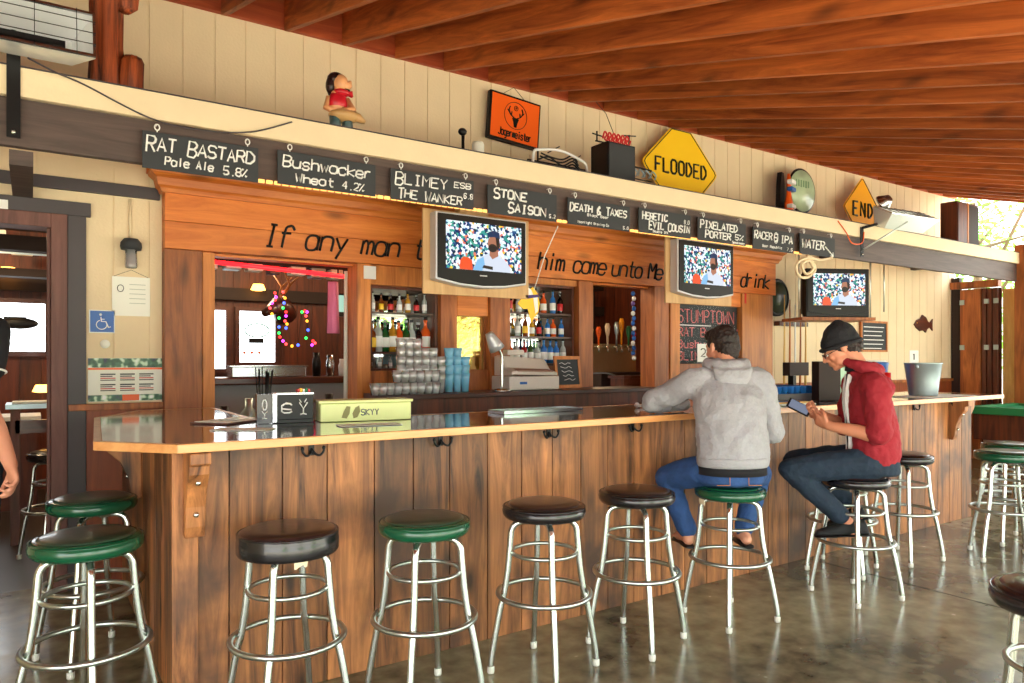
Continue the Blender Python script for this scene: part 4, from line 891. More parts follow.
mb = MB(); mb.tube([(.010*math.cos(a), -.0015, .092+.026*math.sin(a)) for a in [k*math.pi/8 for k in range(16)]], .0035, 4, True); mb.tube([(-.012,-.0015,.06),(0,-.0015,.045),(.012,-.0015,.06)], .003, 4); mb.tube([(0,-.0015,.045),(0,-.0015,.028)], .003, 4); mb.tube([(-.012,-.0015,.026),(.012,-.0015,.026)], .003, 4); BB(mb, 'drink_drawing', M['chalk'], sw)
mb = MB(); mb.box(.038, .062, .0, .05, 0, .15); BB(mb, 'metal_column', M['steel'], sw, bev=.004)
for i in range(14):
    mb = MB(); x, y = R0.uniform(-.02,.02), R0.uniform(.02,.05); mb.tube([(x, y, .02), (x*1.9+R0.uniform(-.01,.01), y+R0.uniform(-.02,.02), R0.uniform(.24,.28))], .0028, 5); BB(mb, 'straw', M['black'], sw)
def pad(label, name, cat, x, y, rot, w, h, layers):
    t = thing(name, label, cat, (x, y, TZ+.0012), rot); z = 0
    for nm, m_, th, sx in layers: lbox(t, -w/2*sx, w/2*sx, -h/2*sx, h/2*sx, z, z+th, nm, M[m_] if isinstance(m_, str) else m_); z += th+.0003
    return t
pad('open menu folder with printed pages on the bar near the left hatch post', 'menu_folder', 'menu', .86, 3.85, math.radians(38), .36, .22, [('cover', 'doorjamb', .006, 1), ('page', 'paper', .003, .9), ('photo', 'poster_photo', .001, .55)])
pad('white flat drink mat just in front of the menu folder', 'paper_mat', 'mat', .80, 3.38, math.radians(-34), .26, .12, [('sheet', 'paper', .002, 1)])
pad('white sheet lying flat in front of the yellow-green tray', 'paper_sheet', 'paper', 1.36, 3.28, math.radians(-10), .3, .12, [('sheet', 'white', .0015, 1)])
dt = thing('drip_tray', 'flat stainless steel drip tray on the bar in front of the register', 'tray', (2.55, 3.55, TZ+.001))
lbox(dt, -.29, .29, -.09, .09, 0, .006, 'base', M['steel'])
for a in ((-.29,.29,-.09,-.084),(-.29,.29,.084,.09),(-.29,-.284,-.0835,.0835),(.284,.29,-.0835,.0835)): lbox(dt, *a, .0065, .018, 'rim', M['steel'])
for k in range(9): lbox(dt, -.27+.06*k, -.25+.06*k, -.083, .083, .010, .013, 'slat', M['chrome_dull'])
cd = thing('candle', 'white candle stub lying on the bar before the tap doorway', 'candle', (3.33, 3.45, TZ+.001)); mb = MB(); mb.tube([(-.03,0,.012),(.17,.03,.012)], .009, 10); BB(mb, 'stick', M['white'], cd); mb = MB(); mb.sphere((-.045,0,.018), .017, 10, 6); BB(mb, 'ball_end', M['white'], cd)
def cardstand(label, x, y, zc, ch, rot, w=.075, h=.10):
    t = thing('table_number', label, 'number card', (x, y, TZ+.001), rot)
    mb = MB(); mb.lathe([(0,0),(.04,0),(.04,.008),(.01,.014),(0,.014)], n=18); BB(mb, 'base', M['chrome_dull'], t)
    mb = MB(); mb.tube([(0,0,.01),(0,0,zc-h/2)], .003, 6); BB(mb, 'rod', M['chrome_dull'], t)
    lbox(t, -w/2, w/2, -.002, .002, zc-h/2, zc+h/2, 'card', M['white'])
    mb = MB(); mb.text(ch, (-.018, -.004, zc-.026), EX, EZ, .055, .004, wd=.6); BB(mb, 'digit', M['black'], t)
a = at(703, 353, 3.42); cardstand('white number 2 card on a rod beside the grey hoodie man head', a.x, 3.42, a.z-TZ, '2', math.radians(-20), .085, .125)
a = at(914, 357, 3.5); cardstand('white number card rising out behind the metal bucket', a.x, 3.5, a.z-TZ, '1', math.radians(-30), .085, .12)
bk = thing('bucket', 'galvanised metal bucket on the right end of the bar', 'bucket', (6.45, 3.22, TZ+.001))
mb = MB(); mb.lathe([(0,0),(.108,0),(.112,.01),(.125,.13),(.127,.135),(.145,.272),(.15,.276),(.15,.284),(.142,.284),(.122,.13),(.105,.015),(0,.012)], n=36); BB(mb, 'pail', M['galv'], bk)
mb = MB(); mb.tube([(.15*math.cos(math.radians(a)), .02, .26-.16*abs(math.sin(math.radians(a)))*.0-.0) for a in (0,)]+[(.152,.0,.25),(.155,-.05,.2)], .004, 5) if 0 else mb.sphere((-.148,-.02,.25), (.01,.02,.02), 8, 6); BB(mb, 'handle_lug', M['galv'], bk)
tb_ = thing('plastic_tub', 'blue plastic tub with a white lid behind the metal bucket', 'tub', (6.30, 3.58, TZ+.001)); mb = MB(); mb.lathe([(0,0),(.10,0),(.12,.25),(.127,.28),(.12,.29),(0,.285)], n=28); BB(mb, 'body', M['blue'], tb_); mb = MB(); mb.lathe([(0,.291),(.11,.291),(.10,.305),(0,.305)], n=24); BB(mb, 'lid', M['white'], tb_)
rc = MB(); rc.lathe([(0,0),(.04,0),(.04,.2),(0,.2)], (6.22, 3.42, TZ+.001), 18); tag(rc.build('red_can', M['red']), 'red can beside the bucket on the bar', 'can')
pad('white newspaper spread under the bucket on the bar', 'newspaper', 'newspaper', 6.45, 3.14, 0, .95, .34, [('pages', 'paper', .0008, 1)]); bk.location.z += .0015
pad('books and papers lying flat on the bar between the two men', 'paper_stack', 'papers', 4.35, 3.12, math.radians(-8), .42, .2, [('magazine', 'paper', .012, 1), ('booklet', 'yellow_wood', .01, .9), ('flyer', 'blue', .002, .5)])
cr2 = thing('cup_crate', 'dark glass rack holding blue cups on the bar', 'crate', (4.85, 3.5, TZ+.001), math.radians(-5))
for a in ((-.24,.24,-.16,-.152),(-.24,.24,.152,.16),(-.24,-.232,-.1515,.1515),(.232,.24,-.1515,.1515)): lbox(cr2, *a, 0, .055, 'side_panel', M['trim_dark'])
lbox(cr2, -.231, .231, -.1515, .1515, 0, .006, 'floor', M['trim_dark'])
M['blue_cup'] = mat('blue_cup', c(40,104,176), .25, spec=.6)
cup0 = None
for i in range(6):
    for j in range(4):
        loc = (4.85-.19+.076*i, 3.5-.11+.074*j, TZ+.009)
        if cup0 is None:
            mb = MB(); mb.lathe([(0,0),(.028,0),(.034,.10),(.036,.102),(.0345,.104),(.03,.1),(.025,.01),(0,.01)], n=14); cup0 = mb.build('cup', M['blue_cup']); cup0.location = loc; tag(cup0, 'blue cup standing in the dark rack on the bar', 'cup', 'blue cups in the rack')
        else: dup(cup0, loc)
cb = thing('menu_box', 'tall dark brown menu box on the bar in front of the beanie man', 'box', (5.05, 3.24, TZ+.001), math.radians(-25)); lbox(cb, -.09, .09, -.05, .05, 0, .30, 'case', M['int_dark'], .004); lbox(cb, .095, .15, -.04, .04, 0, .26, 'green_leaflets', mat('pale_green_paper', c(170,206,180), .7))
ph = thing('card_terminal', 'dark holder with a pint glass and black stand behind the menu box', 'stand', (5.3, 3.66, TZ+.001)); lbox(ph, -.13, .13, -.02, .05, .18, .29, 'display', M['int_dark'], .004); lbox(ph, -.07, -.03, -.01, .04, 0, .179, 'stem', M['black']); lbox(ph, -.1, .1, -.05, .07, 0, .012, 'base', M['black'])
# ---- back bar
BZ = 1.166
def lath(name, prof, m, n=16): mb = MB(); mb.lathe(prof, n=n); return mb.build(name, m)
pint = lath('pint_glass', [(0,0),(.028,0),(.034,.10),(.041,.142)], M['glass'])
bpint = lath('pint_glass', [(0,0),(.028,0),(.034,.10),(.041,.142),(.0385,.142),(.03,.12),(0,.12)], M['glass_blue'])
short = lath('short_glass', [(0,0),(.03,0),(.038,.085)], M['glass'])
def putg(o, first, x, y, z, lb, grp, cat):
    q = o if first else dup(o); q.location = (x, y, z); tag(q, lb, cat, grp)
f = True
for i, u in enumerate((401, 409, 417, 425, 433, 441)):
    for j in range(2):
        for k in range((5, 5, 5, 4, 4, 3)[i]-j):
            putg(pint, f, xat(u, 4.82+.085*j)+.004*j, 4.82+.085*j, BZ+.001+.105*k*.62+k*.0, 'clear pint glass in the nested stacks on the back counter', 'stacked clear pint glasses', 'glass'); f = False
f = True
for i, (u, n_) in enumerate(((449, 4), (457, 4), (465, 3))):
    for k in range(n_): putg(bpint, f, xat(u, 4.84), 4.84, BZ+.001+.065*k, 'pale blue plastic cup in the stacks right of the clear glasses', 'stacked blue cups on the back counter', 'cup'); f = False
f = True
for i in range(9):
    for j in range(2):
        putg(short, f, xat(375+i*7.6, 4.71)+.0, 4.71+.0*j if j == 0 else 4.72, BZ+.001+.088*j if i > 2 or j == 0 else BZ+.001, 'short clear tumbler at the front edge of the back counter', 'short tumblers', 'glass') if (j == 0 or i > 2) else None; f = False
# register
rg = thing('cash_register', 'off-white cash register on the back counter', 'cash register', (3.42, 4.78, BZ), math.radians(0))
M['reg'] = mat('register_plastic', c(202,192,184), .45); 
lbox(rg, -.25, .25, 0, .27, .003, .115, 'cash_drawer', M['reg'], .008)
mb = MB(); sec = [(0,.118),(0,.15),(.10,.175),(.17,.27),(.26,.275),(.26,.118)]
mb.loft([[V((-.23, y, z)) for y, z in sec], [V((-.2, y+.0, z+.01)) for y, z in sec], [V((.2, y, z*.9+.012)) for y, z in sec], [V((.23, y, z*.82+.02)) for y, z in sec]], False); BB(mb, 'housing', M['reg'], rg, bev=.006)
mb = MB(); mb.obox((-.17,.03,.165), (.18,.03,.158), .07, .01, V((0,-.2,1))); BB(mb, 'keypad', mat('key_brown', c(150,118,100), .6), rg)
lbox(rg, -.19, -.02, .12, .2, .285, .33, 'display', M['reg'], .01); lbox(rg, -.15, -.08, -.003, -.0005, .05, .07, 'lock_plate', M['blue'])
dl = thing('desk_lamp', 'silver gooseneck desk lamp on the back counter', 'desk lamp', (xat(502, 4.74), 4.74, BZ))
mb = MB(); mb.lathe([(0,0),(.075,0),(.075,.012),(.03,.025),(0,.026)], n=24); BB(mb, 'base', M['chrome'], dl)
mb = MB(); mb.tube(smooth2([(0,0,.02),(.0,0,.18),(.0,0,.27),(-.03,0,.335),(-.07,0,.37)], 6), .009, 8); BB(mb, 'neck', M['chrome'], dl)
mb = MB(); mb.M = Matrix.Translation((-.085,0,.395)) @ M3('Y', 148); mb.lathe([(0,-.075),(.03,-.07),(.04,-.03),(.055,.03),(.062,.075),(.05,.07),(.0,.03)], n=22); BB(mb, 'lamp_shade', M['silver'], dl)
sf = thing('framed_chalkboard', 'small chalkboard in orange wood frame right of the cash register', 'chalkboard', (xat(566, 4.98), 4.93, BZ+.002)); sf.rotation_euler = (math.radians(-8), 0, 0)
lbox(sf, -.115, .115, .002, .012, .03, .25, 'slate', M['slate']); 
mb = MB()
for a in ((-.14,.14,0,.029),(-.14,.14,.251,.28),(-.14,-.116,.0291,.2509),(.116,.14,.0291,.2509)): mb.box(a[0], a[1], -.004, .016, a[2], a[3])
BB(mb, 'frame', M['post_lt'], sf); mb = MB(); [mb.tube(smooth2([(-.09+.03*q+.01*k,-.001,.215-.035*k+.008*math.sin(q*2.3+k)) for q in range(5)]), .0022, 4) for k in range(5)]; BB(mb, 'chalk_writing', M['chalk'], sf)
# bags on lower shelf
M['plastic_bag'] = mat('plastic_bag', c(206,216,222), .3, bump=.6, bscale=30, var=.1)
for u0, u1, lb in ((373, 434, 'clear wrapped bag with green print under the back counter'), (436, 470, 'clear plastic bag of ice lids under the back counter')):
    a, b = xat(u0, 4.85), xat(u1, 4.85); t = thing('plastic_bag', lb, 'bag', ((a+b)/2, 4.85, .9)); mb = MB()
    for k in range(9): mb.sphere((a+(b-a)*(k+.5)/9, 4.84+R0.uniform(-.03,.03), .995+R0.uniform(-.02,.01)), ((b-a)/9*.9, .09, .055+R0.uniform(0,.012)), 10, 6, M3('Y', R0.uniform(-30,30)).to_3x3())
    o = mb.build('bag_body', M['plastic_bag'], t); rm = o.modifiers.new('r', 'REMESH'); rm.mode = 'VOXEL'; rm.voxel_size = .012; rm.use_smooth_shade = True
    if u0 == 373:
        for q in (.35, .72, .8): mb = MB(); mb.sphere((a+(b-a)*q, 4.745, .99), (.05,.012,.022), 10, 5); mb.build('green_print', M['green'], t)
lbs = thing('low_shelf', 'lower shelf board under the back counter holding bags', 'shelf', (2.9, 4.86, .93)); mb = MB(); mb.box(2.142, 3.598, 4.745, 4.998, .905, .93); mb.build('board', M['dark_wood'], lbs)
rl = MB(); rl.sphere(at(497, 407, 4.72), .012, 8, 6); tag(rl.build('indicator_lamp', emit('red_led', c(255,20,30), 3)), 'tiny red indicator light under the back counter', 'lamp')
# bottle niches
def niche(n, x0, x1, z0, z1, shelves, mm='mirror', depth=.2):
    t = thing('bottle_niche', ('bottle display niche with mirror behind left of the gold pane', 'bottle display niche with mirror above the cash register')[n-1], 'display shelf', ((x0+x1)/2, YW, z0))
    mb = MB(); mb.box(x0, x1, YW+.12+depth-.1, YW+.14+depth-.1, z0, z1); mb.build('mirror_back', M[mm], t)
    mb = MB(); mb.box(x0-.02, x0-.001, YW-.04, YW+.24, z0, z1); mb.box(x1+.001, x1+.02, YW-.04, YW+.24, z0, z1); mb.box(x0-.02, x1+.02, YW-.04, YW+.24, z0-.02, z0-.001); mb.box(x0-.02, x1+.02, YW-.04, YW+.24, z1+.001, z1+.02); mb.build('case', M['dark_wood_z'], t)
    for z in shelves: mb = MB(); mb.box(x0, x1, YW-.02, YW+.2, z-.016, z); mb.build('shelf_board', M['dark_wood'], t)
    return t
niche(1, 2.165, 2.70, 1.345, 1.96, (1.475, 1.785)); niche(2, 3.43, 4.11, 1.38, 2.06, (1.62, 1.83))
BC = {'green': (c(24,84,40), 'white'), 'amber': (c(120,56,16), 'yellow'), 'clear': (c(210,220,220), 'white'), 'blue': (c(40,110,190), 'white'), 'dark': (c(24,18,22), 'red'), 'gold': (c(214,160,50), 'white'), 'orange': (c(222,90,30), 'white'), 'red': (c(150,24,30), 'white')}
BP = {}
for k, (col, lab) in BC.items():
    m_ = mat('bottle_'+k, col, .1, spec=.8, trans=.35 if k in ('clear', 'gold') else 0, coat=.5)
    t = thing('bottle', 'x', 'bottle', (0, 0, -5)); 
    mb = MB(); mb.lathe([(0,0),(.033,0),(.036,.006),(.036,.15),(.03,.172),(.014,.195),(.012,.235),(.015,.238),(.015,.25),(0,.25)], n=16); BB(mb, 'glass_body', m_, t)
    mb = MB(); mb.lathe([(.0365,.04),(.0372,.042),(.0372,.12),(.0365,.122)], n=16); BB(mb, 'paper_label', M[lab], t)
    mb = MB(); mb.lathe([(0,.251),(.0155,.251),(.0155,.272),(0,.272)], n=12); BB(mb, 'cap', M['black' if k not in ('dark', 'green') else 'silver'], t)
    BP[k] = [t, 0]
def bottles(seq, x0, x1, y, z, where, sc=1.0):
    for i, k in enumerate(seq):
        src, n_ = BP[k]; o = src if n_ == 0 else dup(src); BP[k][1] += 1
        s_ = sc*R0.uniform(.88, 1.04); o.location = (x0+(x1-x0)*(i+.5)/len(seq), y+R0.uniform(-.015,.015), z+.001); o.scale = (sc*R0.uniform(.9,1.1),)*2+(s_,)
        tag(o, '%s bottle on the %s' % (k, where), 'bottle', 'bottles on the '+where)
bottles(['clear','amber','dark','clear','gold','dark','clear'], 2.17, 2.69, YW+.05, 1.785, 'top shelf of the left niche', .6)
bottles(['amber','clear','green','gold','orange','green','clear','dark','orange'], 2.17, 2.69, YW+.05, 1.475, 'middle shelf of the left niche', 1.0)
bottles(['gold','clear','clear','dark','clear','gold'], 2.17, 2.69, YW+.12, 1.346, 'bottom of the left niche', .4)
bottles(['dark','clear','dark','amber','orange','blue','dark'], 3.44, 4.10, YW+.06, 1.83, 'top shelf of the right niche', .8)
bottles(['green','clear','amber','gold','dark','blue','orange','blue'], 3.44, 4.10, YW+.06, 1.62, 'middle shelf of the right niche', .72)
bottles(['orange','clear','red','green','clear','blue','blue','blue','clear'], 3.44, 4.10, YW+.04, 1.381, 'bottom shelf of the right niche', .82)
gp = thing('leaf_tint_mirror', 'mirror pane tinted gold as reflected leaves between the two bottle niches', 'mirror', (3.04, YW, 1.33)); mb = MB(); mb.box(2.89, 3.19, YH+.11, YH+.12, 1.33, 1.775); mb.build('pane', M['mirror_leaf_tint'], gp); mb = MB(); mb.box(2.89, 2.905, YH+.09, YH+.109, 1.33, 1.775); mb.box(3.175, 3.19, YH+.09, YH+.109, 1.33, 1.775); mb.build('stop_bead', M['post'], gp)
# chalk specials pane
cs = thing('specials_board', 'black specials board with pink chalk lettering behind the grey hoodie man', 'chalkboard', (5.93, YH+.1, 1.37))
mb = MB(); mb.box(5.452, 6.418, YH+.1, YH+.12, 1.372, 1.983); mb.build('slate', M['slate'], cs)
for k, (w_, z, hh) in enumerate((('STUMPTOWN', 1.80, .13), ('RAT Bastard', 1.655, .09), ('Bushwacker', 1.535, .08), ('BLIMEY', 1.41, .085))):
    mb = MB(); mb.text(w_, (5.50, YH+.098, z), EX, EZ, hh, .007, adv=.098 if k == 0 else .085, wd=.58 if k == 0 else .75, jit=.02); mb.build('chalk_word', M['chalk_pink'], cs)
mb = MB(); mb.box(5.48, 6.0, YH+.0975, YH+.0995, 1.765, 1.775); mb.build('chalk_rule', M['chalk'], cs)
mb = MB(); mb.box(5.453, 6.417, YH+.075, YH+.08, 1.373, 1.982); mb.build('glass_pane', M['pane'], cs)
# pennant
pn = thing('team_pennant', 'small gold and purple horned helmet cutout hanging on a string', 'ornament', (3.42, 4.5, 1.8))
a = at(531, 303, 4.5); S = .2
q = lambda pts: [(a.x+x*S, a.z+z*S) for x, z in pts]
mb = MB(); mb.prism(q([(-.62,-.05),(-.35,-.25),(-.15,-.22),(.02,-.75),(.15,-.55),(.35,-.35),(.42,0),(.3,.4),(.1,.62),(-.1,.5),(-.3,.2),(-.5,.1)]), (0,4.5,0), EX, EZ, (0,.006,0)); mb.build('gold_braid', M['yellow'], pn)
mb = MB(); mb.prism(q([(-.42,.45),(-.2,.62),(0,.5),(.1,.3),(-.1,.2),(-.3,.3)]), (0,4.497,0), EX, EZ, (0,.0025,0)); mb.prism(q([(.1,.2),(.3,.25),(.32,-.3),(.2,-.4)]), (0,4.497,0), EX, EZ, (0,.0025,0)); mb.build('white_horn', M['white'], pn)
mb = MB(); mb.prism(q([(-.3,.28),(.3,.34),(.36,.24),(-.2,.16)]), (0,4.493,0), EX, EZ, (0,.003,0)); mb.build('purple_band', mat('purple', c(60,30,110), .5), pn)
mb = MB(); mb.tube([(a.x+.03,4.503,a.z+.1), at(545,255,4.4), at(558,226,BY+.08)], .004, 5); mb.build('string', M['white'], pn)
# ---- inside: hatch doorway
M['neon_red'] = emit('neon_red', c(255,24,30), 3.0)
nt_ = thing('neon_tube', 'long glowing red neon tube across the top of the hatch', 'neon light', (1.5, 5.5, 2.1)); mb = MB(); mb.tube([(1.06,5.5,2.12),(2.10,5.5,2.075)], .016, 8); mb.build('tube', M['neon_red'], nt_)
for q in (1.12, 2.02): mb = MB(); mb.tube([(q,5.5,2.13-.05*(q-1.06)),(q,5.5,2.799)], .006, 6); mb.build('clip', M['black'], nt_)
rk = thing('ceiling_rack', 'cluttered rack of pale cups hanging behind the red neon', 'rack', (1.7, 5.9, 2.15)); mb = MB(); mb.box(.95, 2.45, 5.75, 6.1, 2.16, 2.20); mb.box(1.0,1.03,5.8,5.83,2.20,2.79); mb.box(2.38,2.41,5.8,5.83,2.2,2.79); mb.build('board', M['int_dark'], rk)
RC = random.Random(5)
for i in range(8):
    t_b = MB(); x = 1.06+.165*i; w_ = RC.uniform(.05,.075); t_b.box(x, x+w_*1.7, 5.74, 5.86, 2.075+RC.uniform(0,.03), 2.158)
    tag(t_b.build('stored_box', [M['paper'], M['galv'], M['paper'], M['doorjamb']][i % 4], bev=.008), 'small pale box in the row hanging under the rack inside the hatch', 'box', 'boxes under the ceiling rack')
for i in range(7):
    t_b = MB(); x = 1.06+.18*i; t_b.box(x, x+.12, 5.76, 5.95, 2.201, 2.27+RC.uniform(0,.03))
    tag(t_b.build('stored_packet', [M['paper'], M['green'], M['galv'], M['yellow'], M['white']][i % 5], bev=.006), 'packet lying on top of the rack above the red neon', 'packet', 'packets on the ceiling rack')
lt = light_strip = thing('light_strip', 'slim white strip light inside the bar above the wood wall', 'light', (1.9, 7.2, 2.3)); mb = MB(); mb.box(1.3, 3.3, 7.2, 7.23, 2.335, 2.35); mb.build('strip', emit('strip', c(255,240,220), 1.2), lt)
# warm wall lamps
M['warm'] = emit('warm_lamp', c(255,178,80), 5)
for i, (x, y, z, lb) in enumerate(((2.35, 9.2, 2.32, 'warm glowing wall lamp above the bright inside window'), (-.2, 9.2, 2.35, 'warm glowing wall lamp seen through the left doorway top'), (.1, 9.0, 1.12, 'small warm lamp glowing low inside the left doorway'))):
    t = thing('wall_lamp', lb, 'lamp', (x, y, z)); mb = MB(); mb.lathe([(0,.03),(.06,.03),(.09,-.04),(.05,-.05),(0,-.05)], (x, y, z), 16); mb.build('shade', M['warm'], t); mb = MB(); mb.tube([(x,y,z+.03),(x,9.39,z+.03)], .01, 6); mb.build('arm', M['black'], t)
# christmas lights and deer head
dh = thing('deer_head', 'mounted deer head wrapped in coloured fairy lights inside the bar', 'mounted head', (2.2, 7.6, 1.9))
bp_ = lambda u, v, Y=7.4: at(u, v, Y)
a = bp_(278, 305); mb = MB(); mb.tube([a+V((.12,.15,-.1)), a+V((.05,.05,0)), a, a+V((-.1,-.08,-.06)), a+V((-.17,-.12,-.1))], [.12,.1,.085,.055,.035], 12)
for sg in (-1, 1): mb.sphere(a+V((.03,sg*.09,.06)), (.02,.05,.03), 8, 5)
mb.build('head', M['dark_wood'], dh)
for sg in (-1, 1): mb = MB(); mb.tube([a+V((.02,sg*.05,.07)), a+V((.08,sg*.14,.2)), a+V((.0,sg*.2,.34))], [.018,.014,.006], 6); mb.tube([a+V((.08,sg*.14,.2)), a+V((.18,sg*.13,.3))], [.012,.005], 6); mb.build('antler', M['post_lt'], dh)
xl = thing('fairy_lights', 'string of small coloured fairy lights hanging inside the bar', 'string lights', (2.4, 7.3, 1.6))
pts = [(275,293),(276,297),(283,292),(285,298),(284,303),(283,308),(286,312),(286,316),(285,321),(287,324),(286,328),(279,318),(275,300),(272,303),(270,308),(272,314),(279,327),(279,333),(280,337),(283,341),(286,344),(292,346),(298,345),(302,312),(305,311),(307,312),(306,316),(307,321),(308,330),(306,338),(313,341),(312,345),(315,343)]
P3 = [bp_(u, v, 7.25) for u, v in pts]
mb = MB(); mb.tube(P3, .003, 4); mb.build('wire', M['black'], xl)
cl = [('r',(255,40,40)),('g',(40,220,80)),('b',(60,90,255)),('o',(255,150,40)),('r2',(255,60,60)),('p',(190,60,230))]
em_ = [emit('fairy_'+k, c(*v), 3) for k, v in cl]
for i, q in enumerate(P3): mb = MB(); mb.sphere(q, .015, 8, 5); mb.build('bulb', em_[i*5 % 6], xl)
# inside neon picture on the lit window
nn = thing('window_neon', 'dark green oval neon sign in the bright inside window', 'neon sign', (2.35, 9.3, 1.8)); mb = MB(); mb.tube([(2.37+.15*math.cos(a), 9.33, 1.78+.085*math.sin(a)) for a in [k*.4 for k in range(16)]], .009, 6, True); mb.build('oval_tube', M['green'], nn); mb = MB(); mb.box(2.27,2.45,9.32,9.34,1.62,1.68); mb.build('transformer', M['black'], nn)
for k in range(3): mb = MB(); mb.sphere((2.22+.09*k, 9.345, 1.5), .02, 8, 5); mb.build('orange_dot', M['orange'], nn)
cn = thing('window_boat', 'dark oval shape hanging in front of the bright window through the doorway', 'ornament', (-.1, 9.3, 1.78)); mb = MB(); mb.sphere((-.1, 9.3, 1.80), (.17,.03,.062), 16, 8); mb.box(-.24,-.04,9.29,9.31,1.82,1.87); mb.build('hull', M['black'], cn)
it = thing('television', 'small television glowing inside the bar beyond the hatch', 'television', (3.2, 7.6, 1.8)); a = at(333, 293, 7.5); b = at(343, 312, 7.5); mb = MB(); mb.box(a.x, b.x+.12, 7.5, 7.56, b.z-.05, a.z); mb.build('casing', M['black'], it); mb = MB(); mb.box(a.x+.02, b.x+.1, 7.495, 7.499, b.z, a.z-.02); mb.build('screen', emit('tv_green', c(150,190,170), .8), it)
pk = thing('apron', 'pink cloth hanging at the right side of the hatch', 'cloth', (1.95, 5.45, 2.0)); mb = MB(); rings = []
for z in (2.02, 1.9, 1.75, 1.62): rings.append([V((1.955+(.035+.02*(2.02-z))*math.cos(a)*(1+.3*math.sin(3*a)), 5.42+.03*math.sin(a), z)) for a in [k*math.pi/8 for k in range(16)]])
mb.loft(rings); mb.build('drape', M['pink_cloth'], pk)
mb = MB(); mb.tube([(2.035,5.36,2.1),(2.03,5.36,1.0)], .018, 8); tag(mb.build('hanging_lanyard', M['paper']), 'pale beaded strand hanging along the right side of the hatch', 'strand')
# things on inner rail
sk_ = thing('steel_bin', 'long steel bin on the inner counter rail', 'bin', (1.85, 6.55, 1.262)); lbox(sk_, -.42, .22, -.1, .1, 0, .09, 'body', M['steel'], .006); lbox(sk_, -.44, .24, -.11, .11, .091, .1, 'rim', M['steel'])
for i, (x, m_, h_) in enumerate(((2.2,'black',.22),(2.33,'steel',.2),(2.45,'white',.16),(2.57,'red',.14),(2.72,'steel',.3),(2.82,'galv',.28),(3.15,'galv',.22),(3.4,'slate',.2))):
    mb = MB(); mb.lathe([(0,0),(.035,0),(.04,h_*.6),(.028,h_*.8),(.03,h_),(0,h_)], (x, 6.55, 1.261), 14)
    tag(mb.build('shaker', M[m_]), '%s shaker or bottle on the inner rail, number %s from the steel bin' % ({'black':'black','steel':'steel','white':'white','red':'red','galv':'dull metal','slate':'dark grey'}[m_], ('one','two','three','four','five','six','seven','eight')[i]), 'shaker')
for i in range(7):
    mb = MB(); x = 1.25+.21*i; h_ = .18+.1*RC.random(); mb.lathe([(0,0),(.06,0),(.07,h_*.5),(.03,h_*.7),(.035,h_),(0,h_)], (x, 5.9+.1*(i % 2), .86), 14)
    tag(mb.build('kitchen_jar', [M['black'], M['galv'], M['green'], M['int_dark']][i % 4]), 'dark jar in the shadowy row behind the bar below the rail', 'jar', 'jars below the rail')
ub = thing('under_bar_unit', 'dark under bar work unit below the hatch rail', 'counter', (1.8, 5.95, 0)); mb = MB(); mb.box(1.06, 3.0, 5.8, 6.2, 0, .84); mb.build('carcass', M['int_dark'], ub); mb = MB(); mb.box(1.05, 3.02, 5.78, 6.22, .842, .858); mb.build('top', M['steel'], ub)
# taps in the second doorway
tp = thing('beer_tap_wall', 'stainless steel tap tower with a row of beer taps in the dark doorway', 'beer taps', (5.2, 5.9, 0))
a, b = at(590, 345, 6.0), at(636, 345, 6.0); zt, zb_ = at(612, 344, 6.0).z, at(612, 372, 6.0).z
mb = MB(); mb.box(a.x, b.x, 6.0, 6.12, zb_, zt); mb.build('steel_panel', mat('brushed_warm', c(196,176,140), .35, .8, var=.2), tp)
mb = MB(); mb.box(a.x-.1, b.x+.1, 5.7, 6.2, 1.0, zb_-.002); mb.build('drip_shelf', M['int_dark'], tp); mb = MB(); mb.box(a.x-.1, b.x+.1, 5.75, 6.2, 0, .999); mb.build('cabinet', M['dark_wood_z'], tp)
for i, (u, hc, hh) in enumerate(((590,'yellow2',.2),(598,'orange',.2),(607,'foam',.24),(616,'galv',.26),(621,'yellow2',.3),(628,'green',.22),(633,'red',.16))):
    x = xat(u, 5.94); k_ = MB(); k_.tube([(x,5.99,zt-.03),(x,5.93,zt-.03),(x,5.92,zt-.09)], .01, 6); fa = k_.build('faucet', M['chrome'], tp)
    k_ = MB(); k_.lathe([(0,0),(.009,0),(.012,hh*.4),(.026,hh*.62),(.03,hh*.85),(.018,hh),(0,hh)], (x, 5.93, zt-.018), 10); k_.build('tap_handle', M[hc], fa)
hs = thing('hose', 'thin pale hose curving along the dark doorway', 'hose', (5, 5.7, 1.3)); mb = MB(); mb.tube(smooth2([tuple(at(585,374,5.6)), tuple(at(605,373,5.6)), tuple(at(618,377,5.6)), tuple(at(625,383,5.6))]), .008, 6); mb.build('tubing', M['galv'], hs)
hw_ = MB()
for k, z in enumerate((2.2,2.2,2.2,2.03,2.03,2.03,2.03,2.03)): hw_.tube(smooth2([(6.75+.14*(k if k < 3 else k-3), 8.94, z), (6.79+.14*(k if k < 3 else k-3), 8.94, z+.04), (6.83+.14*(k if k < 3 else k-3), 8.94, z-.01), (6.86+.14*(k if k < 3 else k-3), 8.94, z+.02)]), .011, 4)
tag(hw_.build('wall_lettering', M['chalk_y']), 'faint yellow chalk writing on the dark inside board', 'writing')
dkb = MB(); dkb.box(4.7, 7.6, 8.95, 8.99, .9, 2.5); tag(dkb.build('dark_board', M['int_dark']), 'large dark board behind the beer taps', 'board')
bn = thing('bunting', 'strip of blue and white beads hanging at the tap doorway right side', 'bead strand', (5.0, 5.4, 2.0))
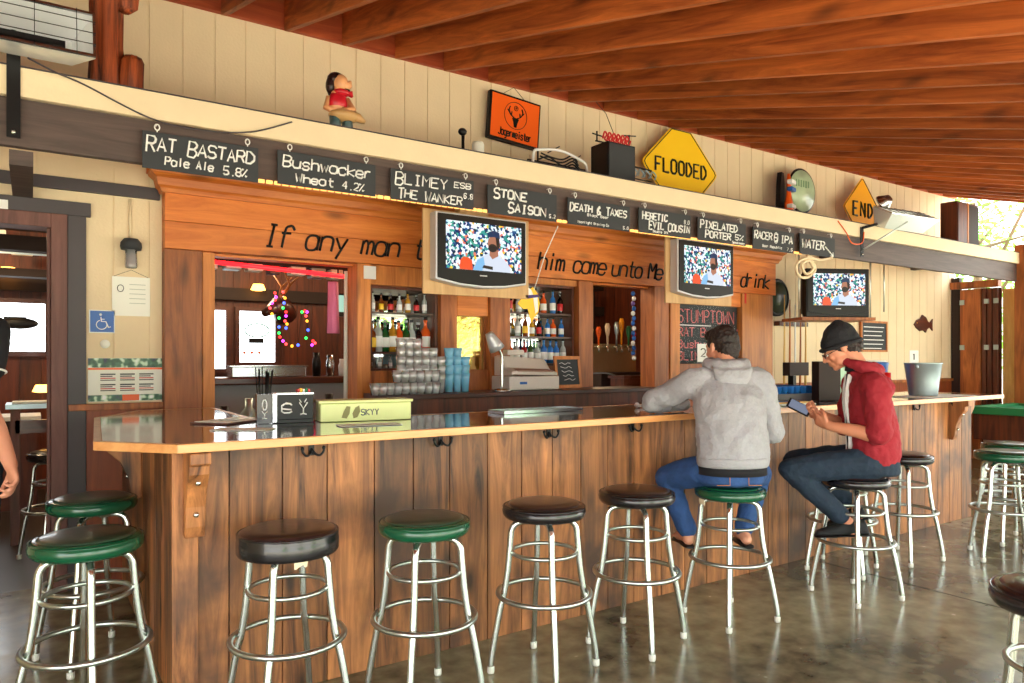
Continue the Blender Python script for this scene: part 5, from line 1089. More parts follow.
for k in range(14): mb = MB(); z = 2.08-.05*k; mb.sphere((5.05+.012*(k % 2), 5.36, z), (.024,.02,.026), 8, 5); mb.build('bead', [M['blue'], M['white'], mat('violet', c(110,90,180), .5) if k == 2 else M['blue']][k % 3] if k != 2 else bpy.data.materials.get('violet') or mat('violet', c(110,90,180), .5), bn)
rb = thing('side_cabinet', 'small reddish wooden cabinet in the tap doorway', 'cabinet', (5.35, 5.6, 0)); mb = MB(); mb.box(4.98, 5.5, 5.42, 5.62, 0, 1.22); mb.build('body', M['dark_wood_z'], rb); mb = MB(); mb.box(4.96, 5.52, 5.40, 5.64, 1.222, 1.25); mb.build('top', M['dark_wood'], rb)
# left doorway inside
lc = thing('side_table', 'grey topped wooden side table inside the left doorway', 'table', (.1, 6.8, 0))
mb = MB(); mb.box(-.16, .42, 6.62, 7.0, 1.04, 1.075); mb.build('tabletop', M['galv'], lc)
for x in (-.13, .34):
    for y in (6.66, 6.92): mb = MB(); mb.box(x, x+.06, y, y+.05, 0, 1.038); mb.build('leg', M['dark_wood_z'], lc)
mb = MB(); mb.box(-.1, .38, 6.66, 6.70, .85, .95); mb.build('apron', M['dark_wood'], lc)
pf = MB(); pf.box(-.12, .12, 6.68, 6.92, 1.077, 1.09); tag(pf.build('papers', M['paper']), 'white papers on the side table inside the doorway', 'papers')
bt = thing('bench', 'white edged counter running across inside the left doorway', 'counter', (-.9, 8.2, 0)); mb = MB(); mb.box(-2.4, .05, 8.2, 8.7, 0, .84); mb.build('front', M['int_wall'], bt); mb = MB(); mb.box(-2.4, .08, 8.16, 8.7, .842, .88); mb.build('top', M['white'], bt)
for i, (u, v, w_, m_, lb) in enumerate(((-5, 232, 22, 'paper', 'pale sign high inside the left doorway, left one'), (22, 252, 22, 'foam', 'small framed cream sign inside the left doorway'), (40, 240, 18, 'black', 'black speaker shape high inside the left doorway'))):
    a, b = at(u-w_/2, v-4, 8.8), at(u+w_/2, v+4, 8.8); mb = MB(); mb.box(a.x, b.x, 8.8, 8.85, b.z, a.z); tag(mb.build('small_sign', M[m_], bev=.01), lb, 'sign')
mb = MB(); mb.box(-3.0, .8, 8.75, 8.95, 2.25, 2.33); tag(mb.build('inside_beam', M['int_dark']), 'dark ceiling beam inside the left doorway', 'beam')
mb = MB(); mb.box(-3.0, .8, 8.3, 8.34, 2.42, 2.44); tag(mb.build('pipe', M['galv']), 'thin pale pipe under the ceiling inside the left doorway', 'pipe')
# unseen ceiling lamps added to brighten the interior
for i, (x, y) in enumerate(((-.6, 7.6), (1.9, 7.9), (3.4, 6.3), (6.0, 7.2))):
    INT_L.append((x, y))
    t = thing('added_ceiling_lamp', 'round warm ceiling lamp added to brighten the bar inside, %s from the left' % ('first','second','third','fourth')[i], 'lamp', (x, y, 2.75)); mb = MB(); mb.lathe([(0,2.799),(.12,2.799),(.12,2.76),(.1,2.72),(0,2.7)], (x, y, 0), 20); mb.build('diffuser', M['warm'], t)
# ---- outside planting
M['leaf'] = mat('leaf', c(96,172,56), .6, var=.4, vscale=4); M['leaf2'] = mat('leaf_dark', c(60,110,40), .6, var=.4, vscale=4); M['bark'] = mat('bark', c(90,70,50), .9, var=.3)
for q in ('leaf', 'leaf2'):
    nt2 = M[q].node_tree; pr = nt2.nodes['Principled BSDF']; tl = nt2.nodes.new('ShaderNodeBsdfTranslucent'); mxs = nt2.nodes.new('ShaderNodeMixShader'); tl.inputs[0].default_value = c(130,214,70); mxs.inputs[0].default_value = .5
    nt2.links.new(pr.outputs[0], mxs.inputs[1]); nt2.links.new(tl.outputs[0], mxs.inputs[2]); nt2.links.new(mxs.outputs[0], nt2.nodes['Material Output'].inputs[0])
def tree(x, y, h, r, n, label, s, m='leaf', grp=None):
    rr = random.Random(s); t = thing('tree', label, 'tree', (x, y, -.06), 0, grp)
    mb = MB(); mb.tube([(x,y,-.06),(x+.1,y,h*.4),(x,y+.1,h*.8)], [.16,.12,.05], 8)
    for k in range(6): a = rr.uniform(0, 6.28); mb.tube([(x,y,h*rr.uniform(.35,.7)),(x+r*.7*math.cos(a), y+r*.7*math.sin(a), h*rr.uniform(.6,.95))], [.05,.02], 6)
    mb.build('trunk', M['bark'], t)
    mb = MB(); cs_ = [(V((rr.gauss(0,r*.45), rr.gauss(0,r*.45), rr.uniform(.3,1)*h)), r*rr.uniform(.3,.5)) for _ in range(14)]
    for k in range(n):
        cc, cr_ = cs_[rr.randrange(14)]; d = V((rr.gauss(0,1), rr.gauss(0,1), rr.gauss(0,1))).normalized()*cr_*rr.uniform(.5,1); p_ = V((x,y,0))+cc+d
        u_ = V((rr.gauss(0,1), rr.gauss(0,1), rr.gauss(0,.6))).normalized(); v_ = u_.orthogonal().normalized(); L = rr.uniform(.09,.17)
        mb.add([p_-u_*L, p_+v_*L*.45, p_+u_*L, p_-v_*L*.45], [(0,1,2,3)])
    mb.build('foliage', M[m], t, recalc=False)
tree(19, 8.2, 6.5, 2.4, 1500, 'bright leafy tree beyond the open right end of the patio', 1)
tree(24, 12.5, 8, 3.2, 2600, 'larger tree farther beyond the open right end', 2)
for i, (x, y, h, r) in enumerate(((-4,-9,5.5,2.3),(3,-9,5.5,2.3),(10,-9,6,2.3),(17,-9,5.5,2.3),(24,-8,6,2.3))):
    tree(x, y, h, r, 1800, 'leafy tree on the sunny side opposite the bar', 10+i, 'leaf2' if i % 2 else 'leaf', 'trees opposite the bar')
# ================= PEOPLE =================
class Fr:
    def __init__(s, o, f):
        s.o = V(o); s.f = V((f[0], f[1], 0)).normalized(); s.r = V((s.f.y, -s.f.x, 0)); s.u = V((0,0,1))
    def __call__(s, f, r, z): return s.o+s.f*f+s.r*r+s.u*z
def limb(mb, ps, rs, n=14):
    ps = [V(p) for p in ps]
    q = [tuple(p)+(r,) for p, r in zip(ps, rs)]
    q = smooth2(q, 5) if len(q) > 2 else q
    pts = [V(x[:3]) for x in q]; r2 = [max(x[3], .003) for x in q]
    mb.tube(pts, r2, n); mb.sphere(pts[0], r2[0], 12, 8); mb.sphere(pts[-1], r2[-1], 12, 8)
def oval(mb, ctrs, n=24):
    # ctrs: (centre, right-axis, fwd-axis, half-width, half-depth)
    rings = []
    for c_, ra, fa, w_, d_ in ctrs: rings.append([V(c_)+ra*(w_*math.copysign(abs(math.cos(a))**.85, math.cos(a)))+fa*(d_*math.sin(a)) for a in [2*math.pi*k/n for k in range(n)]])
    mb.loft(rings)
def fuse(mb, name, m, parent, vox=.008, sm=4, fac=.5, tex=0, tsize=.1, verts=None):
    o = mb.build(name, m, parent)
    r = o.modifiers.new('r', 'REMESH'); r.mode = 'VOXEL'; r.voxel_size = vox; r.use_smooth_shade = True
    s = o.modifiers.new('s', 'SMOOTH'); s.factor = fac; s.iterations = sm
    if tex:
        tx = bpy.data.textures.new(name+'_folds', 'CLOUDS'); tx.noise_scale = tsize; tx.noise_depth = 2
        d = o.modifiers.new('d', 'DISPLACE'); d.texture = tx; d.strength = tex; d.mid_level = .5
    dg = bpy.context.evaluated_depsgraph_get(); me = bpy.data.meshes.new_from_object(o.evaluated_get(dg))
    o.modifiers.clear(); o.data = me
    me.polygons.foreach_set('use_smooth', [True]*len(me.polygons))
    return o
def hand(mb, wr, d, n, t, curl=.5, L=1.0, spread=.0, th=.6):
    # wrist point, finger direction, palm-facing normal, thumb side
    d = V(d).normalized(); n = V(n); n = (n-d*n.dot(d)).normalized(); t = V(t); t = (t-d*t.dot(d)-n*t.dot(n)).normalized(); wr = V(wr)
    oval(mb, [(wr-d*.012, t, n, .026, .020), (wr+d*.02, t, n, .034, .020), (wr+d*.055*L, t, n, .042, .017), (wr+d*.088*L, t, n, .042, .013)], 16)
    for i, (off, ln) in enumerate(((.031, .072), (.010, .080), (-.011, .074), (-.031, .058))):
        p = wr+d*(.086-.004*abs(i-1))*L+t*off; a = curl*(1+.12*i); ang = 0; pts = [p-d*.01, p]; rs = [.0098, .0098]
        for k, fr in enumerate((.45, .30, .25)):
            ang += a*(.8 if k == 0 else 1.0)
            dd = d*math.cos(ang)+n*math.sin(ang)+t*(off*spread); p = p+dd.normalized()*ln*fr*L; pts.append(p); rs.append((.0092, .0084, .0074)[k])
        limb(mb, pts, rs, 10)
    p = wr+d*.022+t*.026; d1 = (d*.55+t*.75+n*.25).normalized(); d2 = (d*.85+t*.25+n*th).normalized(); d3 = (d*.85-t*.1+n*th).normalized()
    limb(mb, [p-d1*.01, p+d1*.032, p+d1*.032+d2*.03, p+d1*.032+d2*.03+d3*.025], [.015, .013, .0105, .0085], 10)
def head(mb, c_, f, u, r):
    R = Matrix((r, f, u)).transposed()          # local x=right, y=forward, z=up
    P = lambda x, y, z: V(c_)+r*x+f*y+u*z
    S = lambda x, y, z, a, b, c2, n=16, k=10: mb.sphere(P(x, y, z), (a, b, c2), n, k, R)
    S(0, -.012, .028, .075, .096, .088, 20, 14); S(0, .03, -.005, .066, .066, .07); S(0, .03, -.05, .058, .062, .06)
    S(0, .058, -.083, .036, .034, .026); S(0, .078, -.098, .018, .016, .014); S(0, .074, .027, .052, .02, .016)
    limb(mb, [P(0,.088,.012), P(0,.106,-.012), P(0,.114,-.031)], [.008,.010,.0125], 10); S(.011, .100, -.034, .009, .012, .008); S(-.011, .100, -.034, .009, .012, .008)
    S(0, .094, -.058, .023, .012, .0055); S(0, .092, -.069, .020, .011, .006); S(0, .084, -.062, .03, .015, .022)
    for s in (-1, 1):
        S(s*.036, .072, -.022, .02, .018, .018); S(s*.045, .035, -.062, .018, .035, .03)
        S(s*.077, -.004, -.004, .009, .017, .030, 12, 8); S(s*.081, -.012, .008, .006, .012, .018, 10, 6); S(s*.031, .083, .006, .013, .009, .009)
    return P, R
def shoe(fr, heel, toe, name, m, parent, w=.046, h=.06, sole='black'):
    heel, toe = V(heel), V(toe); d = (toe-heel).normalized(); r = d.cross(V((0,0,1))).normalized(); u = r.cross(d).normalized(); L = (toe-heel).length
    mb = MB()
    oval(mb, [(heel+d*L*a+u*(hh/2), r, u, w_, hh/2) for a, w_, hh in ((-.03,.018,.03),(.02,w*.75,h*1.05),(.2,w*.82,h*1.1),(.42,w*.85,h*1.0),(.62,w*1.02,h*.75),(.85,w*.95,h*.55),(.98,w*.6,h*.42),(1.03,w*.2,h*.25))], 18)
    o = fuse(mb, name, m, parent, .006, 2)
    mb = MB(); oval(mb, [(heel+d*L*a-u*.002, r, u, w_, .009) for a, w_ in ((-.05,.02),(.0,w*.82),(.25,w*.88),(.45,w*.86),(.65,w*1.08),(.88,w*1.0),(1.0,w*.66),(1.05,w*.25))], 18); mb.build('sole', M[sole], o)
    return o
UP = V((0,0,1))
# ---------- man in grey hoodie, seen from behind ----------
m1 = thing('person', 'seated man in grey hoodie and blue jeans leaning on the bar, back turned', 'person', (3.2, 2.63, 0))
F = Fr((3.2, 2.63, 0), (.54, .84)); SZ = .732
# joints
pel = F(-.01, 0, SZ+.085); waist = F(-.03, 0, .95); chest = F(.03, .005, 1.15); sh = F(.09, .0, 1.295); nk = F(.12, .015, 1.355)
shL, shR = F(.09, -.185, 1.285), F(.09, .195, 1.275)
elL, wrL = F(.24, -.385, 1.165), F(.43, -.14, 1.145); elR, wrR = F(.10, .27, .995), F(.37, .19, 1.13)
knL, knR = F(.20, -.30, .735), F(.27, .26, .74); anL, anR = F(.13, -.20, .43), F(.16, .13, .43)
hpL, hpR = F(0, -.10, SZ+.075), F(0, .10, SZ+.075)
tf = (sh-waist).normalized(); fa = F.r.cross(tf).normalized()*-1
if fa.dot(F.f) < 0: fa = -fa
hc = F(.19, .015, 1.485); hf = (F.f*.93-F.r*.42-UP*.22).normalized(); hr = hf.cross(UP).normalized(); hu = hr.cross(hf).normalized()
mb = MB(); P1, R1 = head(mb, hc, hf, hu, hr)
limb(mb, [nk-UP*.05, nk+UP*.03, hc-hu*.04-hf*.02], [.062, .056, .056]); 
oval(mb, [(pel-UP*.05, F.r, F.f, .13, .09), (pel, F.r, F.f, .155, .105), (waist, F.r, fa, .135, .09), (chest, F.r, fa, .15, .10), (sh-UP*.03, F.r, fa, .15, .08), (nk, F.r, fa, .07, .055)])
for a, b_, c2 in ((shL, elL, wrL), (shR, elR, wrR)): limb(mb, [a, (a+b_)/2, b_, (b_+c2)/2, c2], [.052, .045, .038, .035, .026])
for h_, k_, a_ in ((hpL, knL, anL), (hpR, knR, anR)): limb(mb, [h_, (h_+k_)/2, k_], [.08, .068, .052]); limb(mb, [k_, k_*.6+a_*.4, a_], [.05, .048, .033])
hand(mb, wrL, F.f*.6+F.r*.8, -UP, F.f*-.5+F.r*.3, .18); hand(mb, wrR, F.f*.4-F.r*.9, -UP, -F.f, .18)
for a_, hx in ((anL, -.20), (anR, .13)):
    heel = F(.11, hx, .398); ball = F(.27, hx-.01 if hx < 0 else hx+.02, .385)
    limb(mb, [a_, heel], [.034, .030]); limb(mb, [heel, (heel+ball)/2+UP*.012, ball], [.03, .033, .03])
    fd = (ball-heel).normalized(); sr_ = fd.cross(UP)
    for i in range(5): limb(mb, [ball+sr_*(-.026+.013*i), ball+fd*(.05-.005*abs(i-(1 if hx > 0 else 3)))+sr_*(-.03+.015*i)-UP*.006], [.011, .009], 8)
fuse(mb, 'body', M['skin'], m1, .0055, 2)
# hair
mb = MB()
mb.sphere(P1(0,-.022,.038), (.081,.094,.092), 22, 14, R1); mb.sphere(P1(0,-.055,-.005), (.07,.058,.075), 16, 10, R1); mb.sphere(P1(0,.045,.085), (.06,.055,.038), 14, 8, R1); mb.sphere(P1(0,-.06,-.05), (.052,.038,.045), 14, 8, R1)
for s in (-1, 1): mb.sphere(P1(s*.071,.012,.03), (.012,.022,.035), 10, 6, R1)
fuse(mb, 'hair', M['hair'], m1, .005, 1, tex=.016, tsize=.016)
# hoodie
mb = MB(); RR = F.r
oval(mb, [(F(-.045,0,.855), RR, F.f, .185, .125), (F(-.05,0,.90), RR, F.f, .195, .14), (F(-.045,.0,.98), RR, fa, .19, .14), (F(-.01,.0,1.09), RR, fa, .192, .138), (chest+UP*.03, RR, fa, .20, .135), (sh-UP*.03, RR, fa, .195, .115), (sh+UP*.03, RR, fa, .15, .095), (nk+UP*.0, RR, fa, .09, .082), (nk+UP*.035, RR, fa, .072, .072)])
limb(mb, [sh+F.r*-.05+UP*.0, shL, (shL+elL)/2, elL, (elL+wrL)/2, wrL-(wrL-elL).normalized()*.01], [.085, .082, .072, .060, .052, .040], 16)
limb(mb, [sh+F.r*.05, shR, (shR+elR)/2+F.r*.01, elR, (elR+wrR)/2, wrR-(wrR-elR).normalized()*.01], [.085, .082, .070, .060, .050, .040], 16)
fuse(mb, 'hoodie', M['grey_knit'], m1, .009, 4, tex=.032, tsize=.085)
# hood lying on the back
mb = MB(); hb = nk
ps = []
for k in range(13):
    a = math.radians(-150+25*k); ps.append(hb+F.r*(.098*math.sin(a))-F.f*(.075*math.cos(a)-.0)+UP*(.035-.020*math.cos(a)))
limb(mb, ps, [.026+.012*(1+math.cos(math.radians(-150+25*k)))/1 for k in range(13)], 12)
oval(mb, [(hb-F.f*.06+UP*.055, F.r, (F.f*.8+UP*.5).normalized(), .085, .04), (hb-F.f*.105+UP*.015, F.r, (F.f*.9+UP*.3).normalized(), .115, .045), (hb-F.f*.125-UP*.045, F.r, (F.f).normalized(), .10, .038), (hb-F.f*.12-UP*.10, F.r, F.f, .062, .028), (hb-F.f*.105-UP*.135, F.r, F.f, .02, .018)])
fuse(mb, 'hood', M['grey_knit'], m1, .007, 3, tex=.016, tsize=.05)
mb = MB(); oval(mb, [(F(-.048,0,.838), RR, F.f, .186, .128), (F(-.048,0,.846), RR, F.f, .192, .135), (F(-.05,0,.885), RR, F.f, .198, .142), (F(-.05,0,.893), RR, F.f, .19, .135)]); mb.build('waist_rib', M['grey_knit'], m1)
# underwear band + jeans
mb = MB(); oval(mb, [(F(-.035,0,.795), RR, F.f, .188, .138), (F(-.035,0,.848), RR, F.f, .186, .136)]); mb.build('black_undershirt', M['black_cloth'], m1)
mb = MB(); oval(mb, [(F(-.015,0,SZ+.002), RR, F.f, .15, .12), (F(-.015,0,SZ+.02), RR, F.f, .175, .145), (F(-.02,0,SZ+.06), RR, F.f, .182, .14), (F(-.03,0,SZ+.078), RR, F.f, .178, .124)])
for h_, k_, a_ in ((hpL, knL, anL), (hpR, knR, anR)):
    limb(mb, [h_, (h_+k_)/2+UP*.005, k_], [.098, .088, .072], 16); e = a_+UP*.015+(k_-a_).normalized()*.01; limb(mb, [k_, k_*.6+a_*.4, e], [.070, .064, .054], 16)
fuse(mb, 'jeans', M['denim'], m1, .008, 3, tex=.014, tsize=.06)
for sx in (-1, 1):
    mb = MB(); mb.tube([F(-.155,sx*.05,SZ+.075), F(-.16,sx*.05,SZ+.02), F(-.16,sx*.12,SZ+.02)], .0022, 5); mb.build('pocket_seam', M['post_lt'], m1)
for hx in (-.20, .13):
    mb = MB(); oval(mb, [(F(.06,hx,.366), F.r, UP, .025, .007), (F(.09,hx,.366), F.r, UP, .037, .008), (F(.2,hx,.360), F.r, UP, .036, .008), (F(.28,hx-(.01 if hx < 0 else -.02),.355), F.r, UP, .045, .008), (F(.345,hx-(.01 if hx < 0 else -.02),.352), F.r, UP, .025, .006)], 14); mb.build('sandal', M['black'], m1)
# ---------- man in red hoodie and beanie, profile ----------
m2 = thing('person', 'seated man in red hoodie, black beanie and glasses looking down at a phone', 'person', (4.12, 2.45, 0))
F = Fr((4.12, 2.45, 0), (-.64, .77)); SZ = .732
hpL, hpR = F(-.07, -.09, SZ+.075), F(-.07, .10, SZ+.075)
pel = F(-.09, 0, SZ+.09); waist = F(-.11, 0, .96); chest = F(-.09, 0, 1.13); sh = F(-.055, 0, 1.27); nk = F(-.02, 0, 1.345)
shL, shR = F(-.075, -.165, 1.245), F(-.03, .18, 1.255)
elL, wrL = F(-.095, -.215, .985), F(.165, -.12, 1.025); elR, wrR = F(.02, .22, 1.0), F(.195, .06, 1.075)
knL, anL = F(.375, -.115, .755), F(.055, -.085, .455); knR, anR = F(.33, .20, .765), F(-.03, .23, .50)
tf = (sh-waist).normalized(); fa = F.f.copy()
hc = F(.085, -.0, 1.485); hf = (F.f*.88-UP*.47).normalized(); hr = F.r.copy(); hu = hr.cross(hf).normalized()
mb = MB(); P2, R2 = head(mb, hc, hf, hu, hr)
limb(mb, [nk-UP*.06, nk+UP*.01, hc-hu*.05-hf*.03], [.064, .058, .058])
oval(mb, [(pel-UP*.05, F.r, F.f, .13, .09), (pel, F.r, F.f, .155, .105), (waist, F.r, fa, .135, .09), (chest, F.r, fa, .15, .10), (sh-UP*.03, F.r, fa, .15, .08), (nk, F.r, fa, .07, .055)])
for a, b_, c2 in ((shL, elL, wrL), (shR, elR, wrR)): limb(mb, [a, (a+b_)/2, b_, b_*.55+c2*.45, c2], [.054, .047, .041, .040, .027])
for h_, k_, a_ in ((hpL, knL, anL), (hpR, knR, anR)): limb(mb, [h_, (h_+k_)/2, k_], [.08, .068, .052]); limb(mb, [k_, k_*.6+a_*.4, a_], [.05, .048, .033])
phc = F(.285, -.02, 1.105)
hand(mb, wrL, (phc-wrL)+F.r*.0-UP*.015, F.r*.8+UP*.5, UP*.9-F.r*.2, .55, 1, 0, .5)
hand(mb, wrR, (phc-wrR)+UP*.0, -F.r*.8+UP*.5, UP*.8+F.r*.3, .55, 1, 0, .5)
for a_, d_ in ((anL, V((0,0,0))), (anR, V((0,0,0)))): limb(mb, [a_, a_-UP*.06-F.f*.03], [.034, .032])
fuse(mb, 'body', M['skin2'], m2, .0055, 2)
mb = MB()
mb.sphere(P2(0,-.05,-.005), (.073,.055,.07), 16, 10, R2); mb.sphere(P2(0,-.09,-.02), (.05,.035,.045), 14, 8, R2); mb.sphere(P2(0,-.06,-.05), (.05,.035,.035), 14, 8, R2)
for s in (-1, 1): mb.sphere(P2(s*.072,.01,.012), (.010,.016,.035), 10, 6, R2)
fuse(mb, 'hair', M['hair'], m2, .005, 1, tex=.018, tsize=.018)
mb = MB(); mb.sphere(P2(0,-.010,.045), (.087,.106,.078), 24, 14, R2); mb.sphere(P2(0,-.030,.072), (.083,.096,.082), 24, 14, R2); mb.sphere(P2(0,-.075,.030), (.070,.056,.066), 16, 10, R2); mb.sphere(P2(0,-.05,.135), (.035,.04,.03), 16, 10, R2)
fuse(mb, 'beanie', M['black_knit'], m2, .006, 10, tex=.008, tsize=.04)
mb = MB(); mb.tube([P2(.082*math.sin(a)*1.07, -.008+(.110 if math.cos(a) > 0 else .118)*math.cos(a), .016+.020*math.cos(a)) for a in [k*math.pi/16 for k in range(32)]], .0125, 8, True); mb.build('beanie_cuff', M['black_knit'], m2)
# glasses, brows, beard
gl = None
for s in (-1, 1):
    mb = MB(); mb.tube([P2(s*.033+.021*math.cos(a), .104, -.004+.015*math.sin(a)) for a in [k*math.pi/8 for k in range(16)]], .002, 5, True); mb.tube([P2(s*.054,.102,.0), P2(s*.074,.06,.004), P2(s*.083,-.0,.004)], .002, 5)
    mb.build('glasses_rim', M['black'], m2)
    mb = MB(); mb.sphere(P2(s*.031,.088,-.002), (.012,.009,.008), 12, 8, R2); e = mb.build('eye', M['white'], m2)
    mb = MB(); mb.sphere(P2(s*.031,.0955,-.005), (.005,.002,.005), 10, 6, R2); mb.build('iris', M['black'], e)
    mb = MB(); mb.tube([P2(s*.014,.099,.020), P2(s*.032,.098,.026), P2(s*.05,.088,.020)], .004, 6); mb.build('eyebrow', M['hair'], m2)
mb = MB(); mb.tube([P2(-.012,.106,.0), P2(0,.110,.003), P2(.012,.106,.0)], .002, 5); mb.build('glasses_bridge', M['black'], m2)
# clothing
mb = MB(); oval(mb, [(nk-UP*.02+F.f*.01, F.r, (fa+UP*.35).normalized(), .074, .074), (nk+UP*.025+F.f*.012, F.r, (fa+UP*.45).normalized(), .068, .070), (nk+UP*.05+F.f*.012, F.r, (fa+UP*.5).normalized(), .064, .066)]); mb.build('black_collar', M['black_cloth'], m2)
mb = MB(); RR = F.r
oval(mb, [(F(-.095,0,.80), RR, F.f, .175, .125), (F(-.10,0,.86), RR, F.f, .185, .14), (F(-.10,0,.96), RR, F.f, .18, .138), (F(-.085,0,1.08), RR, F.f, .182, .13), (F(-.07,0,1.18), RR, F.f, .188, .122), (sh-UP*.02, RR, F.f, .18, .105), (sh+UP*.035, RR, F.f, .13, .085), (nk, RR, F.f, .085, .075)])
eL = elL+(wrL-elL)*.10
limb(mb, [sh-F.r*.06, shL, (shL+elL)/2, elL+UP*.02, eL], [.085, .085, .074, .066, .060], 16)
eR = elR+(wrR-elR)*.2
limb(mb, [sh+F.r*.06, shR, (shR+elR)/2, elR, eR], [.085, .083, .074, .062, .056], 16)
fuse(mb, 'hoodie', M['red_knit'], m2, .009, 4, tex=.028, tsize=.075)
mb = MB(); hb = nk
ps = []
for k in range(13):
    a = math.radians(-150+25*k); ps.append(hb+F.r*(.098*math.sin(a))-F.f*(.085*math.cos(a))+UP*(.030-.030*math.cos(a)))
limb(mb, ps, [.024+.015*(1+math.cos(math.radians(-150+25*k))) for k in range(13)], 12)
oval(mb, [(hb-F.f*.06+UP*.02, F.r, (F.f*.8+UP*.5).normalized(), .085, .05), (hb-F.f*.115-UP*.03, F.r, (F.f*.9+UP*.3).normalized(), .115, .055), (hb-F.f*.145-UP*.09, F.r, F.f, .10, .05), (hb-F.f*.14-UP*.15, F.r, F.f, .06, .035), (hb-F.f*.125-UP*.18, F.r, F.f, .02, .02)])
fuse(mb, 'hood', M['red_knit'], m2, .007, 3, tex=.018, tsize=.05)
# zip edges: white trim either side of the open front
for s in (-1, 1):
    mb = MB(); pts = [F(.045,s*.055,1.33), F(.058,s*.05,1.25), F(.062,s*.05,1.15), F(.048,s*.045,1.05), F(.042,s*.045,.95), F(.042,s*.045,.84)]
    q = smooth2([tuple(p) for p in pts], 5); mb.loft([[V(p)+F.f*a+F.r*b for a, b in ((.003,-.004),(.006,.0),(.003,.004),(-.02,.004),(-.02,-.004))] for p in q]); mb.build('white_zip_trim', M['white'], m2)
mb = MB(); pts = [F(.045,0,1.33), F(.052,0,1.2), F(.046,0,1.05), F(.038,0,.84)]
q = smooth2([tuple(p) for p in pts], 4); mb.loft([[V(p)+F.f*a+F.r*b for a, b in ((.0,-.044),(.006,.0),(.0,.044),(-.03,.044),(-.03,-.044))] for p in q]); mb.build('dark_shirt_front', M['black_cloth'], m2)
mb = MB(); oval(mb, [(F(-.09,0,SZ+.002), RR, F.f, .15, .13), (F(-.09,0,SZ+.02), RR, F.f, .172, .15), (F(-.095,0,SZ+.07), RR, F.f, .178, .145), (F(-.10,0,SZ+.115), RR, F.f, .165, .125)])
for h_, k_, a_ in ((hpL, knL, anL), (hpR, knR, anR)):
    limb(mb, [h_, (h_+k_)/2+UP*.005, k_], [.098, .088, .070], 16); e = a_+(k_-a_).normalized()*.06; limb(mb, [k_, k_*.6+a_*.4, e], [.068, .064, .056], 16)
fuse(mb, 'jeans', M['denim_dark'], m2, .008, 3, tex=.016, tsize=.06)
shoe(F, F(-.05,-.085,.392), F(.225,-.085,.365), 'shoe', M['suede'], m2, .05, .078); shoe(F, F(-.10,.23,.425), F(.12,.235,.352), 'shoe', M['suede'], m2, .05, .075)
ph_ = thing('mobile_phone', 'black mobile phone held by the man in the red hoodie', 'phone', tuple(phc))
pn_ = (UP*.55-F.r*.72-F.f*.25).normalized(); pf_ = (F.f*.8+UP*.45); pf_ = (pf_-pn_*pf_.dot(pn_)).normalized(); pr_ = pf_.cross(pn_).normalized()
if pn_.z < 0: pn_ = -pn_
ctr = phc+F.f*.035+UP*.02
Rm = Matrix((pr_, pf_, pn_)).transposed().to_4x4(); Rm.translation = ctr
mb = MB(); mb.M = Rm; mb.box(-.036,.036,-.07,.07,-.006,.006); mb.build('case', M['black'], ph_, bev=.003)
mb = MB(); mb.M = Rm; mb.box(-.031,.031,-.058,.058,.0062,.0072); mb.build('screen', emit('phone_screen', c(120,130,150), .6), ph_)
# ---------- person cut by the left edge ----------
m3 = thing('person', 'person in black t-shirt cut by the left edge, bare forearm hanging down', 'person', tuple(pz(-44, 359, 3.35)*1.0)); m3.location.z = 0
o3 = m3.location.copy(); F = Fr(o3, (-.45, .9))
g = lambda u, v, Z: pz(u, v, Z)
shR = g(-8, 330, 3.30); elR = g(-14, 402, 3.22); wrR = g(11, 466, 3.12)
hpL, hpR = F(0,-.09,.92), F(0,.09,.92)
mb = MB()
hf = F.f.copy(); P_, R_ = head(mb, F(.02,0,1.66), hf, UP, F.r)
limb(mb, [F(0,0,1.42), F(0,0,1.55)], [.06,.056])
oval(mb, [(F(0,0,.88), F.r, F.f, .15, .10), (F(0,0,.98), F.r, F.f, .15, .10), (F(0,0,1.15), F.r, F.f, .13, .09), (F(0,0,1.32), F.r, F.f, .155, .10), (F(0,0,1.43), F.r, F.f, .13, .07), (F(0,0,1.48), F.r, F.f, .05, .045)])
limb(mb, [F(0,.14,1.42), shR, (shR+elR)/2, elR, elR*.55+wrR*.45, wrR], [.055,.055,.046,.041,.040,.027])
hand(mb, wrR, g(17, 492, 3.08)-wrR, -F.r+F.f*.2, F.f, .55)
shL_ = F(0,-.19,1.42); limb(mb, [F(0,-.14,1.42), shL_, F(-.02,-.25,1.15), F(.05,-.25,.9)], [.055,.053,.041,.027]); hand(mb, F(.05,-.25,.9), -UP, F.r, F.f, .5)
for s, h_ in ((-1, hpL), (1, hpR)): limb(mb, [h_, F(.01,s*.1,.5), F(-.01,s*.1,.09)], [.085,.055,.038])
fuse(mb, 'body', M['skin'], m3, .006, 2)
mb = MB(); oval(mb, [(F(0,0,.86), F.r, F.f, .17, .125), (F(0,0,1.15), F.r, F.f, .155, .115), (F(0,0,1.32), F.r, F.f, .178, .122), (F(0,0,1.43), F.r, F.f, .15, .09), (F(0,0,1.50), F.r, F.f, .075, .07)])
limb(mb, [F(0,.12,1.42), shR, shR*.45+elR*.55], [.075,.073,.066]); limb(mb, [F(0,-.12,1.42), shL_, F(-.01,-.22,1.27)], [.075,.072,.064])
fuse(mb, 'tshirt', M['black_cloth'], m3, .009, 3, tex=.014, tsize=.07)
mb = MB(); e = shR*.42+elR*.58; d = (elR-shR).normalized(); n1 = d.orthogonal().normalized(); n2_ = d.cross(n1)
mb.tube([e+n1*.066*math.cos(a)+n2_*.066*math.sin(a) for a in [k*math.pi/10 for k in range(20)]], .005, 6, True); mb.build('white_sleeve_stripe', M['white'], m3)
mb = MB()
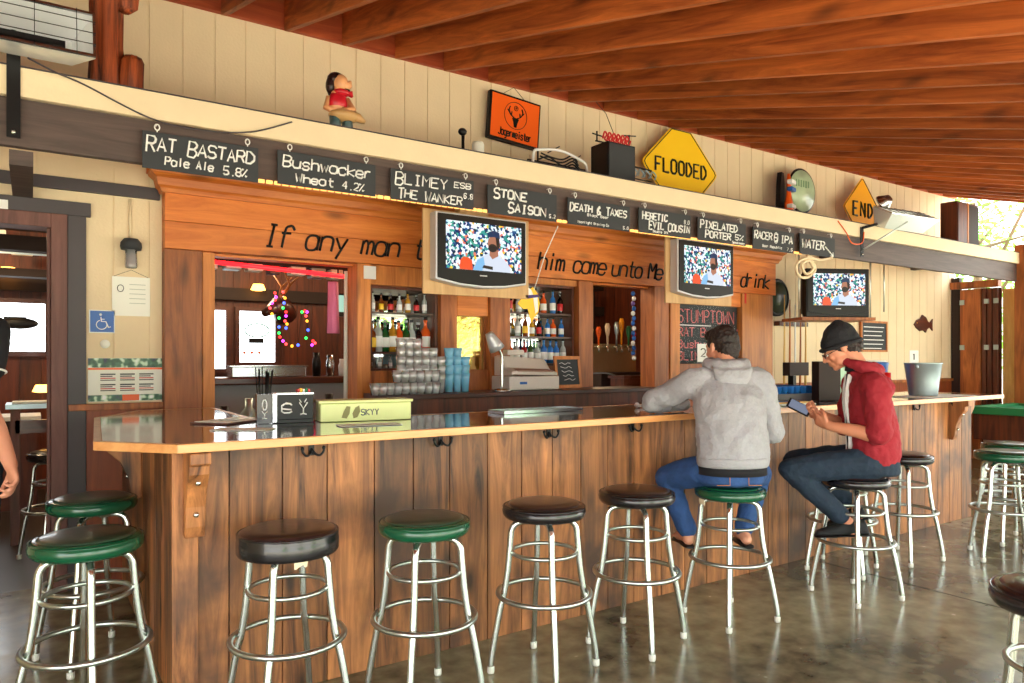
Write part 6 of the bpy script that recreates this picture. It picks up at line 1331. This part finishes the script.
for s, h_ in ((-1, hpL), (1, hpR)): limb(mb, [h_, F(.01,s*.1,.5), F(-.01,s*.1,.08)], [.105,.075,.062])
oval(mb, [(F(0,0,.84), F.r, F.f, .16, .12), (F(0,0,.98), F.r, F.f, .16, .115)]); fuse(mb, 'trousers', M['denim_dark'], m3, .01, 3, tex=.014, tsize=.07)
mb = MB(); mb.sphere(P_(0,-.02,.04), (.082,.098,.092), 20, 12, R_); mb.sphere(P_(0,-.05,-.02), (.07,.055,.07), 14, 8, R_); fuse(mb, 'hair', M['hair'], m3, .006, 1, tex=.012, tsize=.02)
for s in (-1, 1): shoe(F, F(-.06,s*.1,.012), F(.2,s*.11,.010), 'shoe', M['suede'], m3)
EXPO = 0.8
# ================= LIGHT + CAMERA =================
w = bpy.data.worlds.new('sky'); bpy.context.scene.world = w; w.use_nodes = True
nt = w.node_tree; bg = nt.nodes['Background']; sk = nt.nodes.new('ShaderNodeTexSky')
sk.sky_type = 'NISHITA'; sk.sun_disc = False; sk.sun_elevation = math.radians(50); sk.sun_rotation = math.radians(200); sk.dust_density = 3; sk.air_density = 1.0
mxw = nt.nodes.new('ShaderNodeMix'); mxw.data_type = 'RGBA'; mxw.inputs[0].default_value = .75; mxw.inputs[7].default_value = (10, 10, 9.6, 1)
nt.links.new(sk.outputs[0], mxw.inputs[6]); nt.links.new(mxw.outputs[2], bg.inputs[0]); bg.inputs[1].default_value = .42
def light(typ, name, loc, e, col=(1,1,1), rot=None, **k):
    l = bpy.data.lights.new(name, typ); l.energy = e; l.color = col
    for a, b in k.items(): setattr(l, a, b)
    o = bpy.data.objects.new(name, l); C.objects.link(o); o.location = loc
    if rot: o.rotation_euler = rot
    return o
light('SUN', 'sun', (0,-5,10), 9, (1,.95,.86), (math.radians(38), 0, math.radians(-22)), angle=math.radians(2))
for i, (x, y) in enumerate(INT_L): light('POINT', 'interior_fill_light', (x, y, 2.6), 45, (1,.72,.42), shadow_soft_size=.1)  # added fill below the unseen lamps, lifts the dark interior
cam = bpy.data.cameras.new('camera'); co = bpy.data.objects.new('camera', cam); C.objects.link(co)
co.location = (0, 0, EYE); co.rotation_euler = (math.radians(90), 0, -PSI)
cam.sensor_width = 36; cam.lens = 36*FPX/1024; cam.shift_y = (HOR-341.5)/1024; cam.clip_start = .05
sc = bpy.context.scene; sc.camera = co
sc.view_settings.view_transform = 'Standard'; sc.view_settings.look = 'None'; sc.view_settings.gamma = 1; sc.view_settings.exposure = EXPO
sc.view_settings.use_curve_mapping = False
try:
    sc.cycles.use_denoising = True; sc.cycles.max_bounces = 10; sc.cycles.diffuse_bounces = 6; sc.cycles.transparent_max_bounces = 32; sc.cycles.sample_clamp_indirect = 6
except Exception: pass
